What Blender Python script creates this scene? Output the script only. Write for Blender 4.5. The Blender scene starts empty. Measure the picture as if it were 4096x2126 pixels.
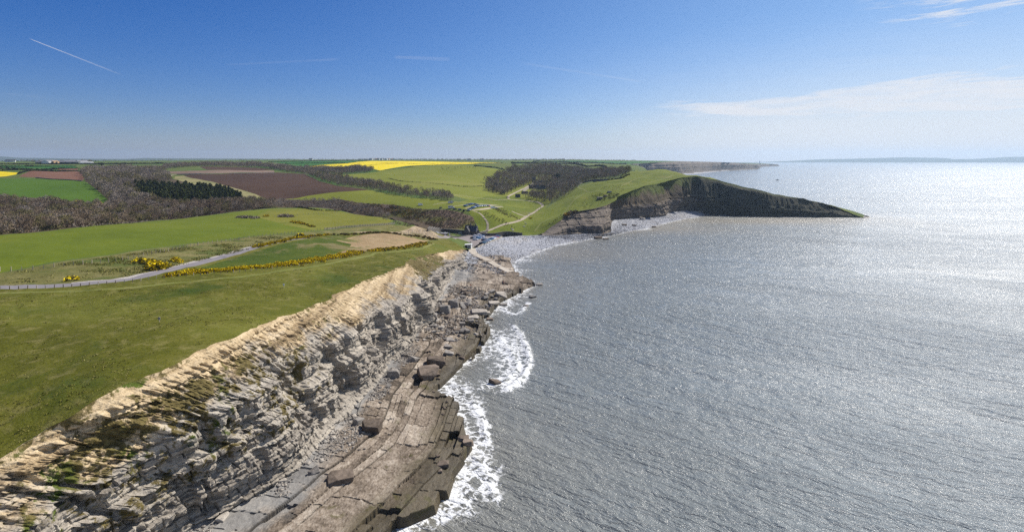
import bpy, bmesh, math, random
import numpy as np
from mathutils import Vector, Matrix
from mathutils.geometry import delaunay_2d_cdt
R = math.radians
SC = bpy.context.scene
COL = SC.collection

# ------------------------------------------------------------------ camera, sky, sun, exposure
H = 70.0                 # height of the drone above the sea
F = 0.5                  # focal length / picture width (90 degrees across)
cam_d = bpy.data.cameras.new('camera'); cam = bpy.data.objects.new('camera', cam_d); COL.objects.link(cam)
cam_d.sensor_width = 36.0; cam_d.lens = 18.0; cam_d.clip_start = 1.0; cam_d.clip_end = 90000
cam.location = (0, 0, H); cam.rotation_euler = (R(90), 0, 0)
cam_d.shift_y = -(265.5 - 159.5) / 1024.0
SC.camera = cam

SUN_AZ, SUN_EL = R(45), R(45)      # azimuth measured clockwise from +Y
sun_d = bpy.data.lights.new('sun', 'SUN'); sun = bpy.data.objects.new('sun', sun_d); COL.objects.link(sun)
sun_d.energy = 5.0; sun_d.angle = R(0.5); sun_d.color = (1.0, 0.94, 0.85)
sdir = Vector((math.sin(SUN_AZ) * math.cos(SUN_EL), math.cos(SUN_AZ) * math.cos(SUN_EL), math.sin(SUN_EL)))
sun.rotation_euler = (-sdir).to_track_quat('-Z', 'Y').to_euler(); sun.location = (300, 200, 400)

SC.view_settings.view_transform = 'Standard'; SC.view_settings.look = 'None'
SC.view_settings.exposure = 0.36; SC.view_settings.gamma = 1.0
SC.cycles.use_denoising = False
SC.cycles.max_bounces = 6; SC.cycles.diffuse_bounces = 2; SC.cycles.glossy_bounces = 2
SC.cycles.transparent_max_bounces = 8; SC.cycles.volume_bounces = 0
SC.cycles.sample_clamp_indirect = 4.0; SC.cycles.sample_clamp_direct = 8.0

class NT:
    """small node-graph helper"""
    def __init__(s, tree): s.t = tree; s.n = tree.nodes; s.l = tree.links
    def node(s, typ, **kw):
        nd = s.n.new(typ)
        ins = kw.pop('ins', {})
        for k, v in kw.items(): setattr(nd, k, v)
        for k, v in ins.items():
            sock = nd.inputs[k]
            if isinstance(v, bpy.types.NodeSocket): s.l.new(v, sock)
            elif isinstance(v, bpy.types.Node): s.l.new(v.outputs[0], sock)
            else: sock.default_value = v
        return nd
    def math(s, op, a, b=0.0, c=None, clamp=False):
        ins = {0: a, 1: b}
        if c is not None: ins[2] = c
        return s.node('ShaderNodeMath', operation=op, use_clamp=clamp, ins=ins).outputs[0]
    def noise(s, vec, scale, detail=4, rough=0.55, dist=0.0):
        return s.node('ShaderNodeTexNoise', ins={'Vector': vec, 'Scale': scale, 'Detail': detail, 'Roughness': rough, 'Distortion': dist}).outputs[0]
    def scalev(s, vec, sx, sy, sz):
        return s.node('ShaderNodeVectorMath', operation='MULTIPLY', ins={0: vec, 1: (sx, sy, sz)}).outputs[0]
    def ramp(s, fac, stops, interp='LINEAR'):
        nd = s.node('ShaderNodeValToRGB', ins={'Fac': fac}); cr = nd.color_ramp; cr.interpolation = interp
        while len(cr.elements) > 1: cr.elements.remove(cr.elements[-1])
        for i, (p, c) in enumerate(stops):
            e = cr.elements[0] if i == 0 else cr.elements.new(p)
            e.position = p; e.color = (c[0], c[1], c[2], 1) if hasattr(c, '__len__') else (c, c, c, 1)
        return nd.outputs[0]
    def mix(s, fac, a, b, blend='MIX'):
        nd = s.node('ShaderNodeMix', data_type='RGBA', blend_type=blend)
        for k, v in ((0, fac), (6, a), (7, b)):
            if isinstance(v, bpy.types.NodeSocket): s.l.new(v, nd.inputs[k])
            elif hasattr(v, '__len__'): nd.inputs[k].default_value = (v[0], v[1], v[2], 1)
            else: nd.inputs[k].default_value = v
        return nd.outputs[2]
    def sstep(s, x, lo, hi):
        return s.node('ShaderNodeMapRange', interpolation_type='SMOOTHSTEP', ins={0: x, 1: lo, 2: hi, 3: 0.0, 4: 1.0}).outputs[0]

w = bpy.data.worlds.new('World'); SC.world = w; w.use_nodes = True
g = NT(w.node_tree); g.n.clear()
gen = g.node('ShaderNodeTexCoord').outputs['Generated']
nrm = g.node('ShaderNodeVectorMath', operation='NORMALIZE', ins={0: gen}).outputs[0]
sep = g.node('ShaderNodeSeparateXYZ', ins={0: nrm}).outputs
zc = g.math('MAXIMUM', sep[2], 0.012)
skyv = g.node('ShaderNodeCombineXYZ', ins={0: sep[0], 1: sep[1], 2: zc}).outputs[0]
sky = g.node('ShaderNodeTexSky', sky_type='NISHITA', sun_disc=False, sun_elevation=SUN_EL, sun_rotation=SUN_AZ,
             altitude=0.0, air_density=1.0, dust_density=0.35, ozone_density=2.6, ins={'Vector': skyv})
# thin high cloud: streaky noise on the dome, gathered in the directions where the photograph has it
hor = g.math('SQRT', g.math('ADD', g.math('MULTIPLY', sep[0], sep[0]), g.math('MULTIPLY', sep[1], sep[1])))
elev = g.math('ARCTAN2', sep[2], hor)
azi = g.math('ARCTAN2', sep[0], sep[1])
cv = g.node('ShaderNodeCombineXYZ', ins={0: azi, 1: g.math('MULTIPLY', elev, 6.0), 2: 0.0}).outputs[0]
n1 = g.noise(cv, 3.2, 8, 0.62, 0.6)
n2 = g.noise(g.scalev(cv, 2.0, 3.6, 1.0), 4.0, 8, 0.66, 0.8)
edge = g.math('ADD', g.math('MULTIPLY', g.math('SUBTRACT', n1, 0.5), 0.07), g.math('MULTIPLY', g.math('SUBTRACT', n2, 0.5), 0.05))
el2 = g.math('ADD', elev, edge)
top = g.math('ADD', 0.104, g.math('MULTIPLY', g.sstep(azi, 0.35, 0.70), 0.016))
up = g.math('SUBTRACT', 1.0, g.sstep(g.math('SUBTRACT', el2, top), -0.008, 0.010))
lo = g.math('MAXIMUM', g.sstep(el2, 0.058, 0.082), g.math('MULTIPLY', g.math('MULTIPLY', g.sstep(el2, 0.012, 0.040), g.math('SUBTRACT', 1.0, g.sstep(el2, 0.052, 0.064))), .62))
bank = g.math('MULTIPLY', g.math('MULTIPLY', up, lo), g.sstep(g.math('ADD', azi, g.math('MULTIPLY', g.math('SUBTRACT', n1, .5), .35)), 0.20, 0.36))
bank = g.math('MULTIPLY', bank, g.math('ADD', 0.72, g.math('MULTIPLY', g.sstep(n2, 0.36, 0.58), 0.28)))
veil = g.math('MULTIPLY', g.math('MULTIPLY', g.sstep(azi, -0.1, 0.70), g.math('SUBTRACT', 1.0, g.sstep(g.math('ADD', elev, edge), 0.02, 0.26))), g.math('ADD', 0.36, g.math('MULTIPLY', n1, 0.45)))
veil = g.math('MAXIMUM', veil, g.math('MULTIPLY', g.math('MULTIPLY', g.sstep(g.math('ADD', azi, g.math('MULTIPLY', n1, .2)), 0.10, 0.62), g.math('SUBTRACT', 1.0, g.sstep(el2, 0.045, 0.15))), g.math('ADD', .66, g.math('MULTIPLY', n2, .32))))
wisp = g.math('MULTIPLY', g.math('MULTIPLY', g.sstep(elev, 0.175, 0.225), g.sstep(azi, 0.57, 0.72)), g.sstep(n2, 0.45, 0.68))
thin = g.math('MULTIPLY', g.math('MULTIPLY', g.sstep(n1, 0.58, 0.82), g.sstep(n2, 0.5, 0.8)), 0.30)
cm = g.math('MAXIMUM', g.math('MAXIMUM', bank, veil), g.math('MAXIMUM', wisp, thin), clamp=True)
# deepen the blue away from the sun and the horizon, cool the horizon band
hz = g.math('POWER', 2.718, g.math('MULTIPLY', g.math('MAXIMUM', elev, 0.0), -8.0))
away = g.math('SUBTRACT', 1.0, g.sstep(azi, -0.9, 0.9))
tint = g.mix(away, (.50, .65, .78), (.02, .30, .74))
tint = g.mix(hz, tint, (.58, .575, .72))
skyc = g.mix(1.0, sky.outputs[0], tint, 'MULTIPLY')
cmix = g.mix(g.math('MULTIPLY', cm, 0.93), skyc, (6.5, 6.55, 6.8))
bg = g.node('ShaderNodeBackground', ins={'Color': cmix, 'Strength': 0.097})
g.node('ShaderNodeOutputWorld', ins={'Surface': bg})

# ------------------------------------------------------------------ numeric helpers
def _hash(ix, iy, iz, seed):
    h = (ix.astype(np.int64) * 374761393 + iy.astype(np.int64) * 668265263 + iz.astype(np.int64) * 2147483647 + seed * 974634777) & 0xffffffff
    h = ((h ^ (h >> 13)) * 1274126177) & 0xffffffff
    h = ((h ^ (h >> 16)) * 2246822519) & 0xffffffff
    return ((h ^ (h >> 15)) & 0xffffff) / float(0xffffff)
def vnoise(x, y, z=None, seed=0):
    x = np.asarray(x, float); y = np.asarray(y, float)
    z = np.zeros_like(x) if z is None else np.asarray(z, float)
    x, y, z = np.broadcast_arrays(x, y, z)
    fx, fy, fz = np.floor(x), np.floor(y), np.floor(z)
    tx, ty, tz = x - fx, y - fy, z - fz
    tx = tx * tx * (3 - 2 * tx); ty = ty * ty * (3 - 2 * ty); tz = tz * tz * (3 - 2 * tz)
    ix, iy, iz = fx.astype(np.int64), fy.astype(np.int64), fz.astype(np.int64)
    r = 0
    for a in (0, 1):
        for b in (0, 1):
            for c in (0, 1):
                wgt = (tx if a else 1 - tx) * (ty if b else 1 - ty) * (tz if c else 1 - tz)
                r = r + wgt * _hash(ix + a, iy + b, iz + c, seed)
    return r
def fbm(x, y, z=None, oct=4, seed=0, gain=0.5):
    r = 0; amp = 1; tot = 0; f = 1.0
    for o in range(oct):
        r = r + amp * vnoise(np.asarray(x) * f, np.asarray(y) * f, None if z is None else np.asarray(z) * f, seed + o * 17)
        tot += amp; amp *= gain; f *= 2.03
    return r / tot
def cellh(ix, iy, seed=0):
    ix = np.asarray(ix); iy = np.asarray(iy); ix, iy = np.broadcast_arrays(ix, iy)
    return _hash(ix.astype(np.int64), iy.astype(np.int64), np.zeros_like(ix, dtype=np.int64), seed)
def inpoly(px, py, poly):
    px = np.asarray(px); py = np.asarray(py); c = np.zeros(px.shape, bool); n = len(poly)
    for i in range(n):
        x1, y1 = poly[i]; x2, y2 = poly[(i + 1) % n]
        if y1 == y2: continue
        m = (y1 > py) != (y2 > py)
        c ^= m & (px < (x2 - x1) * (py - y1) / (y2 - y1) + x1)
    return c
def polydist(px, py, pts):
    """distance to an open polyline"""
    d = np.full(np.shape(px), 1e18)
    for (x1, y1), (x2, y2) in zip(pts[:-1], pts[1:]):
        dx, dy = x2 - x1, y2 - y1; L = dx * dx + dy * dy + 1e-12
        t = np.clip(((px - x1) * dx + (py - y1) * dy) / L, 0, 1)
        d = np.minimum(d, (px - x1 - t * dx) ** 2 + (py - y1 - t * dy) ** 2)
    return np.sqrt(d)
def sst(x, a, b):
    t = np.clip((x - a) / (b - a), 0, 1); return t * t * (3 - 2 * t)
def catmull(pts, n):
    """dense smooth polyline through points (any dimension), n samples per span"""
    P = np.array(pts, float); P = np.vstack([2 * P[0] - P[1], P, 2 * P[-1] - P[-2]]); out = []
    for i in range(1, len(P) - 2):
        for t in np.linspace(0, 1, n, endpoint=False):
            out.append(0.5 * ((2 * P[i]) + (-P[i-1] + P[i+1]) * t + (2*P[i-1] - 5*P[i] + 4*P[i+1] - P[i+2]) * t*t + (-P[i-1] + 3*P[i] - 3*P[i+1] + P[i+2]) * t**3))
    out.append(P[-2]); return np.array(out)

# ------------------------------------------------------------------ scene helpers
def tag(o, label=None, cat=None, group=None, kind=None):
    if label: o['label'] = label
    if cat: o['category'] = cat
    if group: o['group'] = group
    if kind: o['kind'] = kind
    return o
def link(o, parent=None):
    COL.objects.link(o)
    if parent is not None: o.parent = parent
    return o
def empty(name, loc, rz=0.0, scale=1.0):
    o = bpy.data.objects.new(name, None); o.empty_display_size = 0.5
    o.location = loc; o.rotation_euler = (0, 0, rz); o.scale = (scale,) * 3
    return link(o)
def mesh_np(name, V, F, mats=(), mi=None, smooth=False, attrs=None):
    V = np.asarray(V, np.float32); F = np.asarray(F, np.int32); k = F.shape[1]
    me = bpy.data.meshes.new(name)
    me.vertices.add(len(V)); me.vertices.foreach_set('co', V.ravel())
    me.loops.add(F.size); me.loops.foreach_set('vertex_index', F.ravel())
    me.polygons.add(len(F)); me.polygons.foreach_set('loop_start', np.arange(0, F.size, k, dtype=np.int32))
    if mi is not None: me.polygons.foreach_set('material_index', np.asarray(mi, np.int32))
    me.polygons.foreach_set('use_smooth', np.full(len(F), smooth))
    for m in mats: me.materials.append(m)
    for nm, arr in (attrs or {}).items():
        at = me.attributes.new(nm, 'FLOAT', 'POINT'); at.data.foreach_set('value', np.asarray(arr, np.float32).ravel())
    me.update(calc_edges=True); return me
def grid_faces(nr, nc, flip=False):
    i = np.arange((nr - 1) * (nc - 1)); r, c = i // (nc - 1), i % (nc - 1); a = r * nc + c
    f = np.stack([a, a + 1, a + nc + 1, a + nc], 1)
    return f[:, ::-1].copy() if flip else f
class MB:
    """collects simple shapes into one mesh"""
    def __init__(s): s.v = []; s.f = []; s.m = []
    def add(s, vs, fs, m=0):
        o = len(s.v); s.v += [tuple(v) for v in vs]; s.f += [tuple(i + o for i in f) for f in fs]; s.m += [m] * len(fs)
    def box(s, cx, cy, cz, sx, sy, sz, rz=0.0, m=0, taper=1.0):
        c, n = math.cos(rz), math.sin(rz); vs = []
        for z, k in ((-.5, 1.0), (.5, taper)):
            for x, y in ((-.5, -.5), (.5, -.5), (.5, .5), (-.5, .5)):
                x2, y2 = x * sx * k, y * sy * k
                vs.append((cx + x2 * c - y2 * n, cy + x2 * n + y2 * c, cz + z * sz))
        s.add(vs, [(3, 2, 1, 0), (4, 5, 6, 7), (0, 1, 5, 4), (1, 2, 6, 5), (2, 3, 7, 6), (3, 0, 4, 7)], m)
    def cyl(s, p, q, r1, r2, n=8, m=0):
        p, q = Vector(p), Vector(q); d = (q - p).normalized(); a = d.orthogonal().normalized(); b = d.cross(a)
        vs = []
        for c, r in ((p, r1), (q, r2)):
            for i in range(n):
                t = 2 * math.pi * i / n; vs.append(c + a * math.cos(t) * r + b * math.sin(t) * r)
        fs = [(i, (i + 1) % n, n + (i + 1) % n, n + i) for i in range(n)] + [tuple(range(n))[::-1], tuple(range(n, 2 * n))]
        s.add(vs, fs, m)
    def prism(s, prof, y0, y1, m=0):
        """profile in x,z extruded along y"""
        n = len(prof); vs = [(x, y0, z) for x, z in prof] + [(x, y1, z) for x, z in prof]
        fs = [(i, (i + 1) % n, n + (i + 1) % n, n + i) for i in range(n)] + [tuple(range(n))[::-1], tuple(range(n, 2 * n))]
        s.add(vs, fs, m)
    def mesh(s, name, mats, smooth=False):
        me = bpy.data.meshes.new(name); me.from_pydata(s.v, [], s.f)
        for m in mats: me.materials.append(m)
        me.polygons.foreach_set('material_index', s.m); me.polygons.foreach_set('use_smooth', [smooth] * len(s.f))
        bm = bmesh.new(); bm.from_mesh(me); bmesh.ops.recalc_face_normals(bm, faces=bm.faces); bm.to_mesh(me); bm.free()
        return me
    def build(s, name, mats, parent=None, smooth=False):
        return link(bpy.data.objects.new(name, s.mesh(name, mats, smooth)), parent)
def copy_tree(o, parent=None):
    c = o.copy(); COL.objects.link(c)
    if parent is not None: c.parent = parent
    for ch in list(o.children): copy_tree(ch, c)
    return c
# ------------------------------------------------------------------ materials
MATS = {}
def newmat(name):
    m = bpy.data.materials.new(name); m.use_nodes = True; m.node_tree.nodes.clear(); MATS[name] = m
    return m, NT(m.node_tree)
def finish(g, col, rough=0.9, bump=None, bdist=0.1, bstr=1.0, spec=0.3, metal=0.0, **kw):
    ins = {'Base Color': col if isinstance(col, bpy.types.NodeSocket) else (*col, 1), 'Roughness': rough, 'Metallic': metal, 'Specular IOR Level': spec}
    ins.update(kw)
    b = g.node('ShaderNodeBsdfPrincipled', ins=ins)
    if bump is not None:
        bn = g.node('ShaderNodeBump', ins={'Strength': bstr, 'Distance': bdist, 'Height': bump}); g.l.new(bn.outputs[0], b.inputs['Normal'])
    g.node('ShaderNodeOutputMaterial', ins={'Surface': b}); return b
def pos(g): return g.node('ShaderNodeNewGeometry').outputs['Position']
def ground(name, cols, big=0.012, mid=0.09, fine=0.7, spots=None, bump=0.25, rough=0.95, rows=None, patch=None):
    """cols: dark, mid, light. variation at three sizes; optional tint patches and plough rows"""
    m, g = newmat(name); p = pos(g)
    a = g.noise(p, big, 3, .5); b = g.noise(p, mid, 4, .6, .4); c = g.noise(p, fine, 5, .7)
    f = g.math('ADD', g.math('ADD', g.math('MULTIPLY', a, .34), g.math('MULTIPLY', b, .33)), g.math('MULTIPLY', c, .33))
    col = g.ramp(f, [(.36, cols[0]), (.50, cols[1]), (.64, cols[2])])
    if patch:
        for (pc, sc, lo, hi, amt) in patch:
            k = g.math('MULTIPLY', g.sstep(g.noise(p, sc, 5, .62, .5), lo, hi), amt); col = g.mix(k, col, pc)
    if rows:
        ang, wl, amt = rows
        wv = g.node('ShaderNodeTexWave', wave_type='BANDS', bands_direction='X', ins={'Vector': g.node('ShaderNodeVectorRotate', rotation_type='Z_AXIS', ins={'Vector': p, 'Angle': ang}).outputs[0], 'Scale': 1.0 / wl * .314, 'Distortion': 1.5, 'Detail': 2})
        col = g.mix(g.math('MULTIPLY', wv.outputs['Fac'], amt), col, cols[0])
    finish(g, col, rough, g.math('ADD', b, c), bump, 1.0, spec=.15)
    return m
def plain(name, col, rough=.7, var=.25, scale=2.0, metal=0.0, spec=.4, **kw):
    m, g = newmat(name); p = g.node('ShaderNodeTexCoord').outputs['Object']
    n = g.noise(p, scale, 4, .6)
    d = tuple(c * (1 - var) for c in col); l = tuple(min(1, c * (1 + var)) for c in col)
    finish(g, g.ramp(n, [(.3, d), (.7, l)]), rough, None, spec=spec, metal=metal, **kw); return m

# tufts of bleached grass between darker green
ground('grass_near', [(.048, .052, .003), (.084, .087, .006), (.15, .138, .026)], .010, .13, 1.1, bump=.3,
       patch=[((.195, .170, .060), .30, .50, .70, .6), ((.028, .054, .003), .030, .52, .70, .85), ((.15, .16, .025), .02, .45, .65, .4)])
ground('grass_field', [(.074, .102, .004), (.098, .128, .006), (.128, .150, .011)], .006, .05, .6, bump=.15,
       patch=[((.155, .15, .02), .012, .50, .72, .5)])
ground('grass_olive', [(.11, .115, .010), (.15, .15, .018), (.19, .18, .028)], .01, .06, .5, bump=.2,
       patch=[((.07, .11, .014), .02, .5, .7, .6)])
ground('grass_bright', [(.045, .092, .003), (.060, .118, .005), (.078, .138, .008)], .006, .05, .5, bump=.15, rows=(.35, 7.0, .22))
ground('grass_hill', [(.112, .132, .010), (.148, .166, .014), (.18, .188, .02)], .004, .03, .3, bump=.2,
       patch=[((.22, .20, .05), .008, .5, .7, .5)])
ground('grass_head', [(.070, .092, .006), (.115, .140, .009), (.165, .172, .02)], .012, .06, .4, bump=.6,
       patch=[((.17, .15, .05), .03, .55, .72, .55), ((.035, .065, .008), .018, .55, .7, .6)])
ground('grass_verge', [(.080, .085, .018), (.140, .130, .040), (.215, .185, .080)], .02, .16, 1.0, bump=.4,
       patch=[((.050, .085, .01), .06, .48, .66, .75)])
ground('grass_dark', [(.030, .052, .003), (.052, .078, .004), (.105, .112, .014)], .02, .12, .8, bump=.4,
       patch=[((.19, .15, .07), .035, .53, .66, .75)])
ground('grass_far', [(.055, .085, .015), (.085, .115, .022), (.120, .130, .035)], .002, .010, .06, bump=.2,
       patch=[((.11, .085, .05), .0025, .56, .68, .7), ((.035, .10, .014), .003, .52, .62, .7)])
ground('grass_pale', [(.16, .155, .05), (.23, .205, .09), (.30, .26, .13)], .012, .07, .5, bump=.3,
       patch=[((.10, .13, .03), .018, .46, .62, .75)])
ground('grass_crop', [(.022, .085, .012), (.03, .110, .016), (.045, .13, .02)], .002, .02, .2, bump=.1)
ground('dead_grass', [(.19, .13, .062), (.27, .19, .10), (.35, .26, .15)], .02, .15, .8, bump=.4,
       patch=[((.07, .095, .008), .04, .53, .64, .85)])
ground('trodden_grass', [(.105, .125, .025), (.15, .16, .04), (.22, .2, .07)], .03, .3, 1.5, bump=.2)
ground('plough_dark', [(.044, .023, .012), (.062, .033, .018), (.084, .046, .027)], .008, .05, .5, bump=.3, rows=(0.5, 4.0, .35))
ground('plough_red', [(.12, .058, .035), (.155, .076, .046), (.185, .095, .06)], .008, .05, .5, bump=.2, rows=(1.2, 4.0, .25))
ground('plough_pale', [(.15, .10, .07), (.19, .13, .095), (.23, .165, .12)], .008, .04, .5, bump=.2, rows=(.2, 5.0, .25))
ground('rape', [(.52, .40, .006), (.70, .55, .008), (.80, .66, .015)], .006, .03, .2, bump=.2, rows=(1.0, 14.0, .3), patch=[((.2, .22, .02), .012, .58, .75, .5)])
ground('scrub_floor', [(.045, .035, .022), (.080, .058, .036), (.120, .085, .052)], .02, .12, .8, bump=.6,
       patch=[((.07, .075, .016), .025, .50, .68, .8)])
ground('bracken', [(.06, .043, .03), (.105, .073, .052), (.155, .11, .078)], .02, .10, .6, bump=.8,
       patch=[((.10, .105, .014), .015, .44, .60, .9), ((.03, .028, .016), .04, .55, .7, .8)])
ground('asphalt', [(.17, .155, .165), (.20, .185, .195), (.235, .22, .225)], .02, .12, 1.5, bump=.02, rough=.85)
ground('asphalt_park', [(.20, .175, .165), (.24, .21, .20), (.28, .25, .235)], .03, .15, 1.5, bump=.02, rough=.85)
ground('track', [(.26, .22, .16), (.34, .29, .215), (.42, .36, .28)], .05, .3, 2.0, bump=.04)
ground('concrete', [(.36, .31, .25), (.43, .38, .31), (.5, .45, .38)], .05, .4, 2.5, bump=.03)
ground('gravel', [(.24, .21, .19), (.36, .33, .30), (.50, .47, .43)], .1, .8, 2.5, bump=.2)
ground('scree_bank', [(.22, .16, .095), (.36, .28, .18), (.48, .39, .27)], .03, .3, .9, bump=.6, patch=[((.13, .12, .04), .05, .53, .66, .8)])
ground('shingle', [(.225, .235, .265), (.33, .34, .372), (.47, .475, .50)], .03, .35, 1.1, bump=.45, patch=[((.34, .31, .27), .03, .5, .68, .6), ((.17, .175, .195), .25, .56, .68, .5)])

def cliff_mat(name, near=True, k=1.0):
    m, g = newmat(name); p = pos(g)
    tv = g.node('ShaderNodeAttribute', attribute_name='tv').outputs['Fac']
    bands = g.noise(g.scalev(p, .035, .035, 1.05), 1.0, 6, .68)
    bands2 = g.noise(g.scalev(p, .06, .06, 3.1), 1.0, 4, .6)
    blot = g.noise(p, .11, 5, .62, .3); fine = g.noise(p, 1.6, 5, .7); joint = g.noise(g.scalev(p, .9, .9, .16), 1.0, 5, .65)
    lay = g.node('ShaderNodeAttribute', attribute_name='lay').outputs['Fac']
    f = g.math('ADD', g.math('ADD', g.math('MULTIPLY', bands, .36), g.math('MULTIPLY', bands2, .24)), g.math('ADD', g.math('MULTIPLY', fine, .22), g.math('MULTIPLY', joint, .18)))
    if near:
        f = g.math('ADD', f, g.math('MULTIPLY', g.math('SUBTRACT', lay, .5), .17))
        grey = g.ramp(f, [(.34, (.095, .083, .070)), (.43, (.25, .222, .187)), (.52, (.385, .345, .29)), (.66, (.56, .505, .42))])
        tan = g.ramp(f, [(.36, (.10, .072, .038)), (.44, (.33, .24, .135)), (.52, (.51, .395, .24)), (.64, (.70, .56, .37))])
        tm = g.sstep(g.math('ADD', tv, g.math('MULTIPLY', g.math('SUBTRACT', blot, .5), .75)), .69, .86)
        col = g.mix(tm, grey, tan)
        # one thick pale bed runs along the middle of the face
        sep_ = g.node('ShaderNodeSeparateXYZ', ins={0: p}).outputs
        veg = g.node('ShaderNodeAttribute', attribute_name='veg').outputs['Fac']
        vm = g.sstep(g.math('ADD', veg, g.math('MULTIPLY', g.math('SUBTRACT', g.noise(p, .42, 6, .68, .5), .5), 1.5)), .46, .60)
        vcol = g.ramp(g.noise(p, 1.2, 5, .7), [(.3, (.055, .045, .015)), (.5, (.13, .102, .038)), (.7, (.20, .165, .065))])
        vcol = g.mix(g.sstep(g.noise(p, .10, 3, .5), .58, .68), vcol, (.075, .105, .014))
        col = g.mix(vm, col, vcol)
        finish(g, col, .92, g.math('ADD', g.math('ADD', bands2, fine), joint), .35, .9, spec=.15)
    else:
        rock = g.ramp(f, [(.34, (.045 * k, .040 * k, .038 * k)), (.46, (.115 * k, .098 * k, .084 * k)), (.56, (.20 * k, .165 * k, .13 * k)), (.66, (.33 * k, .27 * k, .20 * k))])
        heath = g.ramp(g.math('ADD', g.math('MULTIPLY', joint, .5), g.math('MULTIPLY', g.noise(p, .35, 5, .7), .5)), [(.34, (.045, .036, .022)), (.5, (.105, .080, .052)), (.66, (.165, .130, .085))])
        hm = g.sstep(g.math('ADD', tv, g.math('MULTIPLY', g.math('SUBTRACT', blot, .5), .45)), .36, .50)
        col = g.mix(hm, rock, heath) if name == 'cliff_head' else rock
        gm = g.sstep(g.math('ADD', tv, g.math('MULTIPLY', g.math('SUBTRACT', g.noise(p, .05, 5, .65), .5), 1.0)), *((.60, .86) if name == 'cliff_head' else (1.1, 1.4)))
        col = g.mix(gm, col, (.075, .095, .018))
        if name == 'cliff_head':      # seaward half: plants and rock, with the face's shade painted in as darker colour
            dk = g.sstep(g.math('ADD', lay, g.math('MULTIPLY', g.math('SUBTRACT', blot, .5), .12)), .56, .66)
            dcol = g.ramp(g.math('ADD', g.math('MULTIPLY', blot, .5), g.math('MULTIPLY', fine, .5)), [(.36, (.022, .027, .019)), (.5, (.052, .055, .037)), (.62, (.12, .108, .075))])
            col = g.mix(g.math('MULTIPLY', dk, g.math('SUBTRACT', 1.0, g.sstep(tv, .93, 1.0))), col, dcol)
        finish(g, col, .92, g.math('ADD', g.math('ADD', bands2, fine), joint), .6, .9, spec=.15)
    return m
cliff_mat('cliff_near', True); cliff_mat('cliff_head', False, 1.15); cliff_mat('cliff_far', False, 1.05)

# wave-cut rock pavement: grey near the cliff, wet brown and weedy towards the sea
m, g = newmat('pavement'); p = pos(g)
wv = g.node('ShaderNodeAttribute', attribute_name='wet').outputs['Fac']
blk = g.node('ShaderNodeAttribute', attribute_name='blk').outputs['Fac']
crk = g.node('ShaderNodeAttribute', attribute_name='crack').outputs['Fac']
a = g.noise(p, .10, 5, .6, .4); b = g.noise(p, 1.2, 6, .72, .3); c = g.noise(g.scalev(p, 1.0, .35, 1.0), 2.6, 5, .75)
f = g.math('ADD', g.math('ADD', g.math('MULTIPLY', a, .30), g.math('MULTIPLY', b, .30)), g.math('ADD', g.math('MULTIPLY', c, .25), g.math('MULTIPLY', blk, .15)))
grey = g.ramp(f, [(.34, (.12, .115, .110)), (.48, (.235, .225, .21)), (.62, (.37, .345, .31))])
brown = g.ramp(f, [(.39, (.038, .029, .020)), (.47, (.130, .100, .072)), (.53, (.27, .22, .17)), (.61, (.46, .40, .325))])
dark = g.ramp(f, [(.36, (.020, .016, .009)), (.50, (.062, .048, .026)), (.64, (.125, .098, .056))])
wn = g.math('ADD', wv, g.math('MULTIPLY', g.math('SUBTRACT', a, .5), .55))
col = g.mix(g.sstep(wn, .16, .40), grey, brown)
col = g.mix(g.sstep(wn, .62, .86), col, dark)
weed = g.math('MULTIPLY', g.sstep(g.noise(p, .22, 5, .65, .6), .58, .68), g.sstep(wv, .35, .6))
col = g.mix(g.math('MULTIPLY', weed, .7), col, (.065, .058, .010))
col = g.mix(g.math('MULTIPLY', crk, .8), col, (.035, .028, .02))
rg = g.math('SUBTRACT', .92, g.math('MULTIPLY', g.sstep(wn, .7, .95), .35))
finish(g, col, rg, g.math('ADD', b, c), .14, .9, spec=.3)

# loose rock
def rockmat(name, c1, c2, c3):
    m, g = newmat(name); p = pos(g); oi = g.node('ShaderNodeObjectInfo').outputs['Random']
    n = g.noise(p, .9, 6, .7); b = g.noise(g.scalev(p, .25, .25, 2.6), 1.0, 4, .6)
    f = g.math('ADD', g.math('ADD', g.math('MULTIPLY', n, .5), g.math('MULTIPLY', b, .38)), g.math('MULTIPLY', oi, .12))
    finish(g, g.ramp(f, [(.34, c1), (.5, c2), (.68, c3)]), .9, g.math('ADD', n, b), .15, .9, spec=.2)
rockmat('rock_grey', (.10, .092, .085), (.22, .20, .18), (.38, .35, .31))
rockmat('rock_brown', (.065, .05, .038), (.15, .118, .092), (.27, .215, .17))
rockmat('rock_pale', (.24, .22, .195), (.38, .34, .29), (.52, .47, .40))
rockmat('rock_cobble', (.22, .228, .25), (.31, .32, .342), (.42, .425, .44))

# sea
m, g = newmat('sea_water'); p = pos(g)
foam = g.node('ShaderNodeAttribute', attribute_name='foam').outputs['Fac']
turb = g.node('ShaderNodeAttribute', attribute_name='turb').outputs['Fac']
pr = g.node('ShaderNodeVectorRotate', rotation_type='Z_AXIS', ins={'Vector': p, 'Angle': R(32)}).outputs[0]
w1 = g.noise(g.scalev(pr, .035, .14, .1), 1.0, 3, .55, .5)
w2 = g.noise(g.scalev(pr, .20, .52, .1), 1.0, 4, .58, .6)
w3 = g.noise(g.scalev(pr, .8, 1.7, .1), 1.0, 4, .6, .4)
slick = g.noise(g.scalev(p, .0011, .0065, 0), 1.0, 5, .6, .3)
gust = g.noise(g.scalev(pr, .010, .030, 0), 1.0, 4, .6, .3)
rough_amt = g.math('MULTIPLY', g.math('ADD', .80, g.math('MULTIPLY', g.sstep(slick, .36, .62), .45)), g.math('ADD', .80, g.math('MULTIPLY', g.sstep(gust, .32, .68), .40)))
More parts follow.
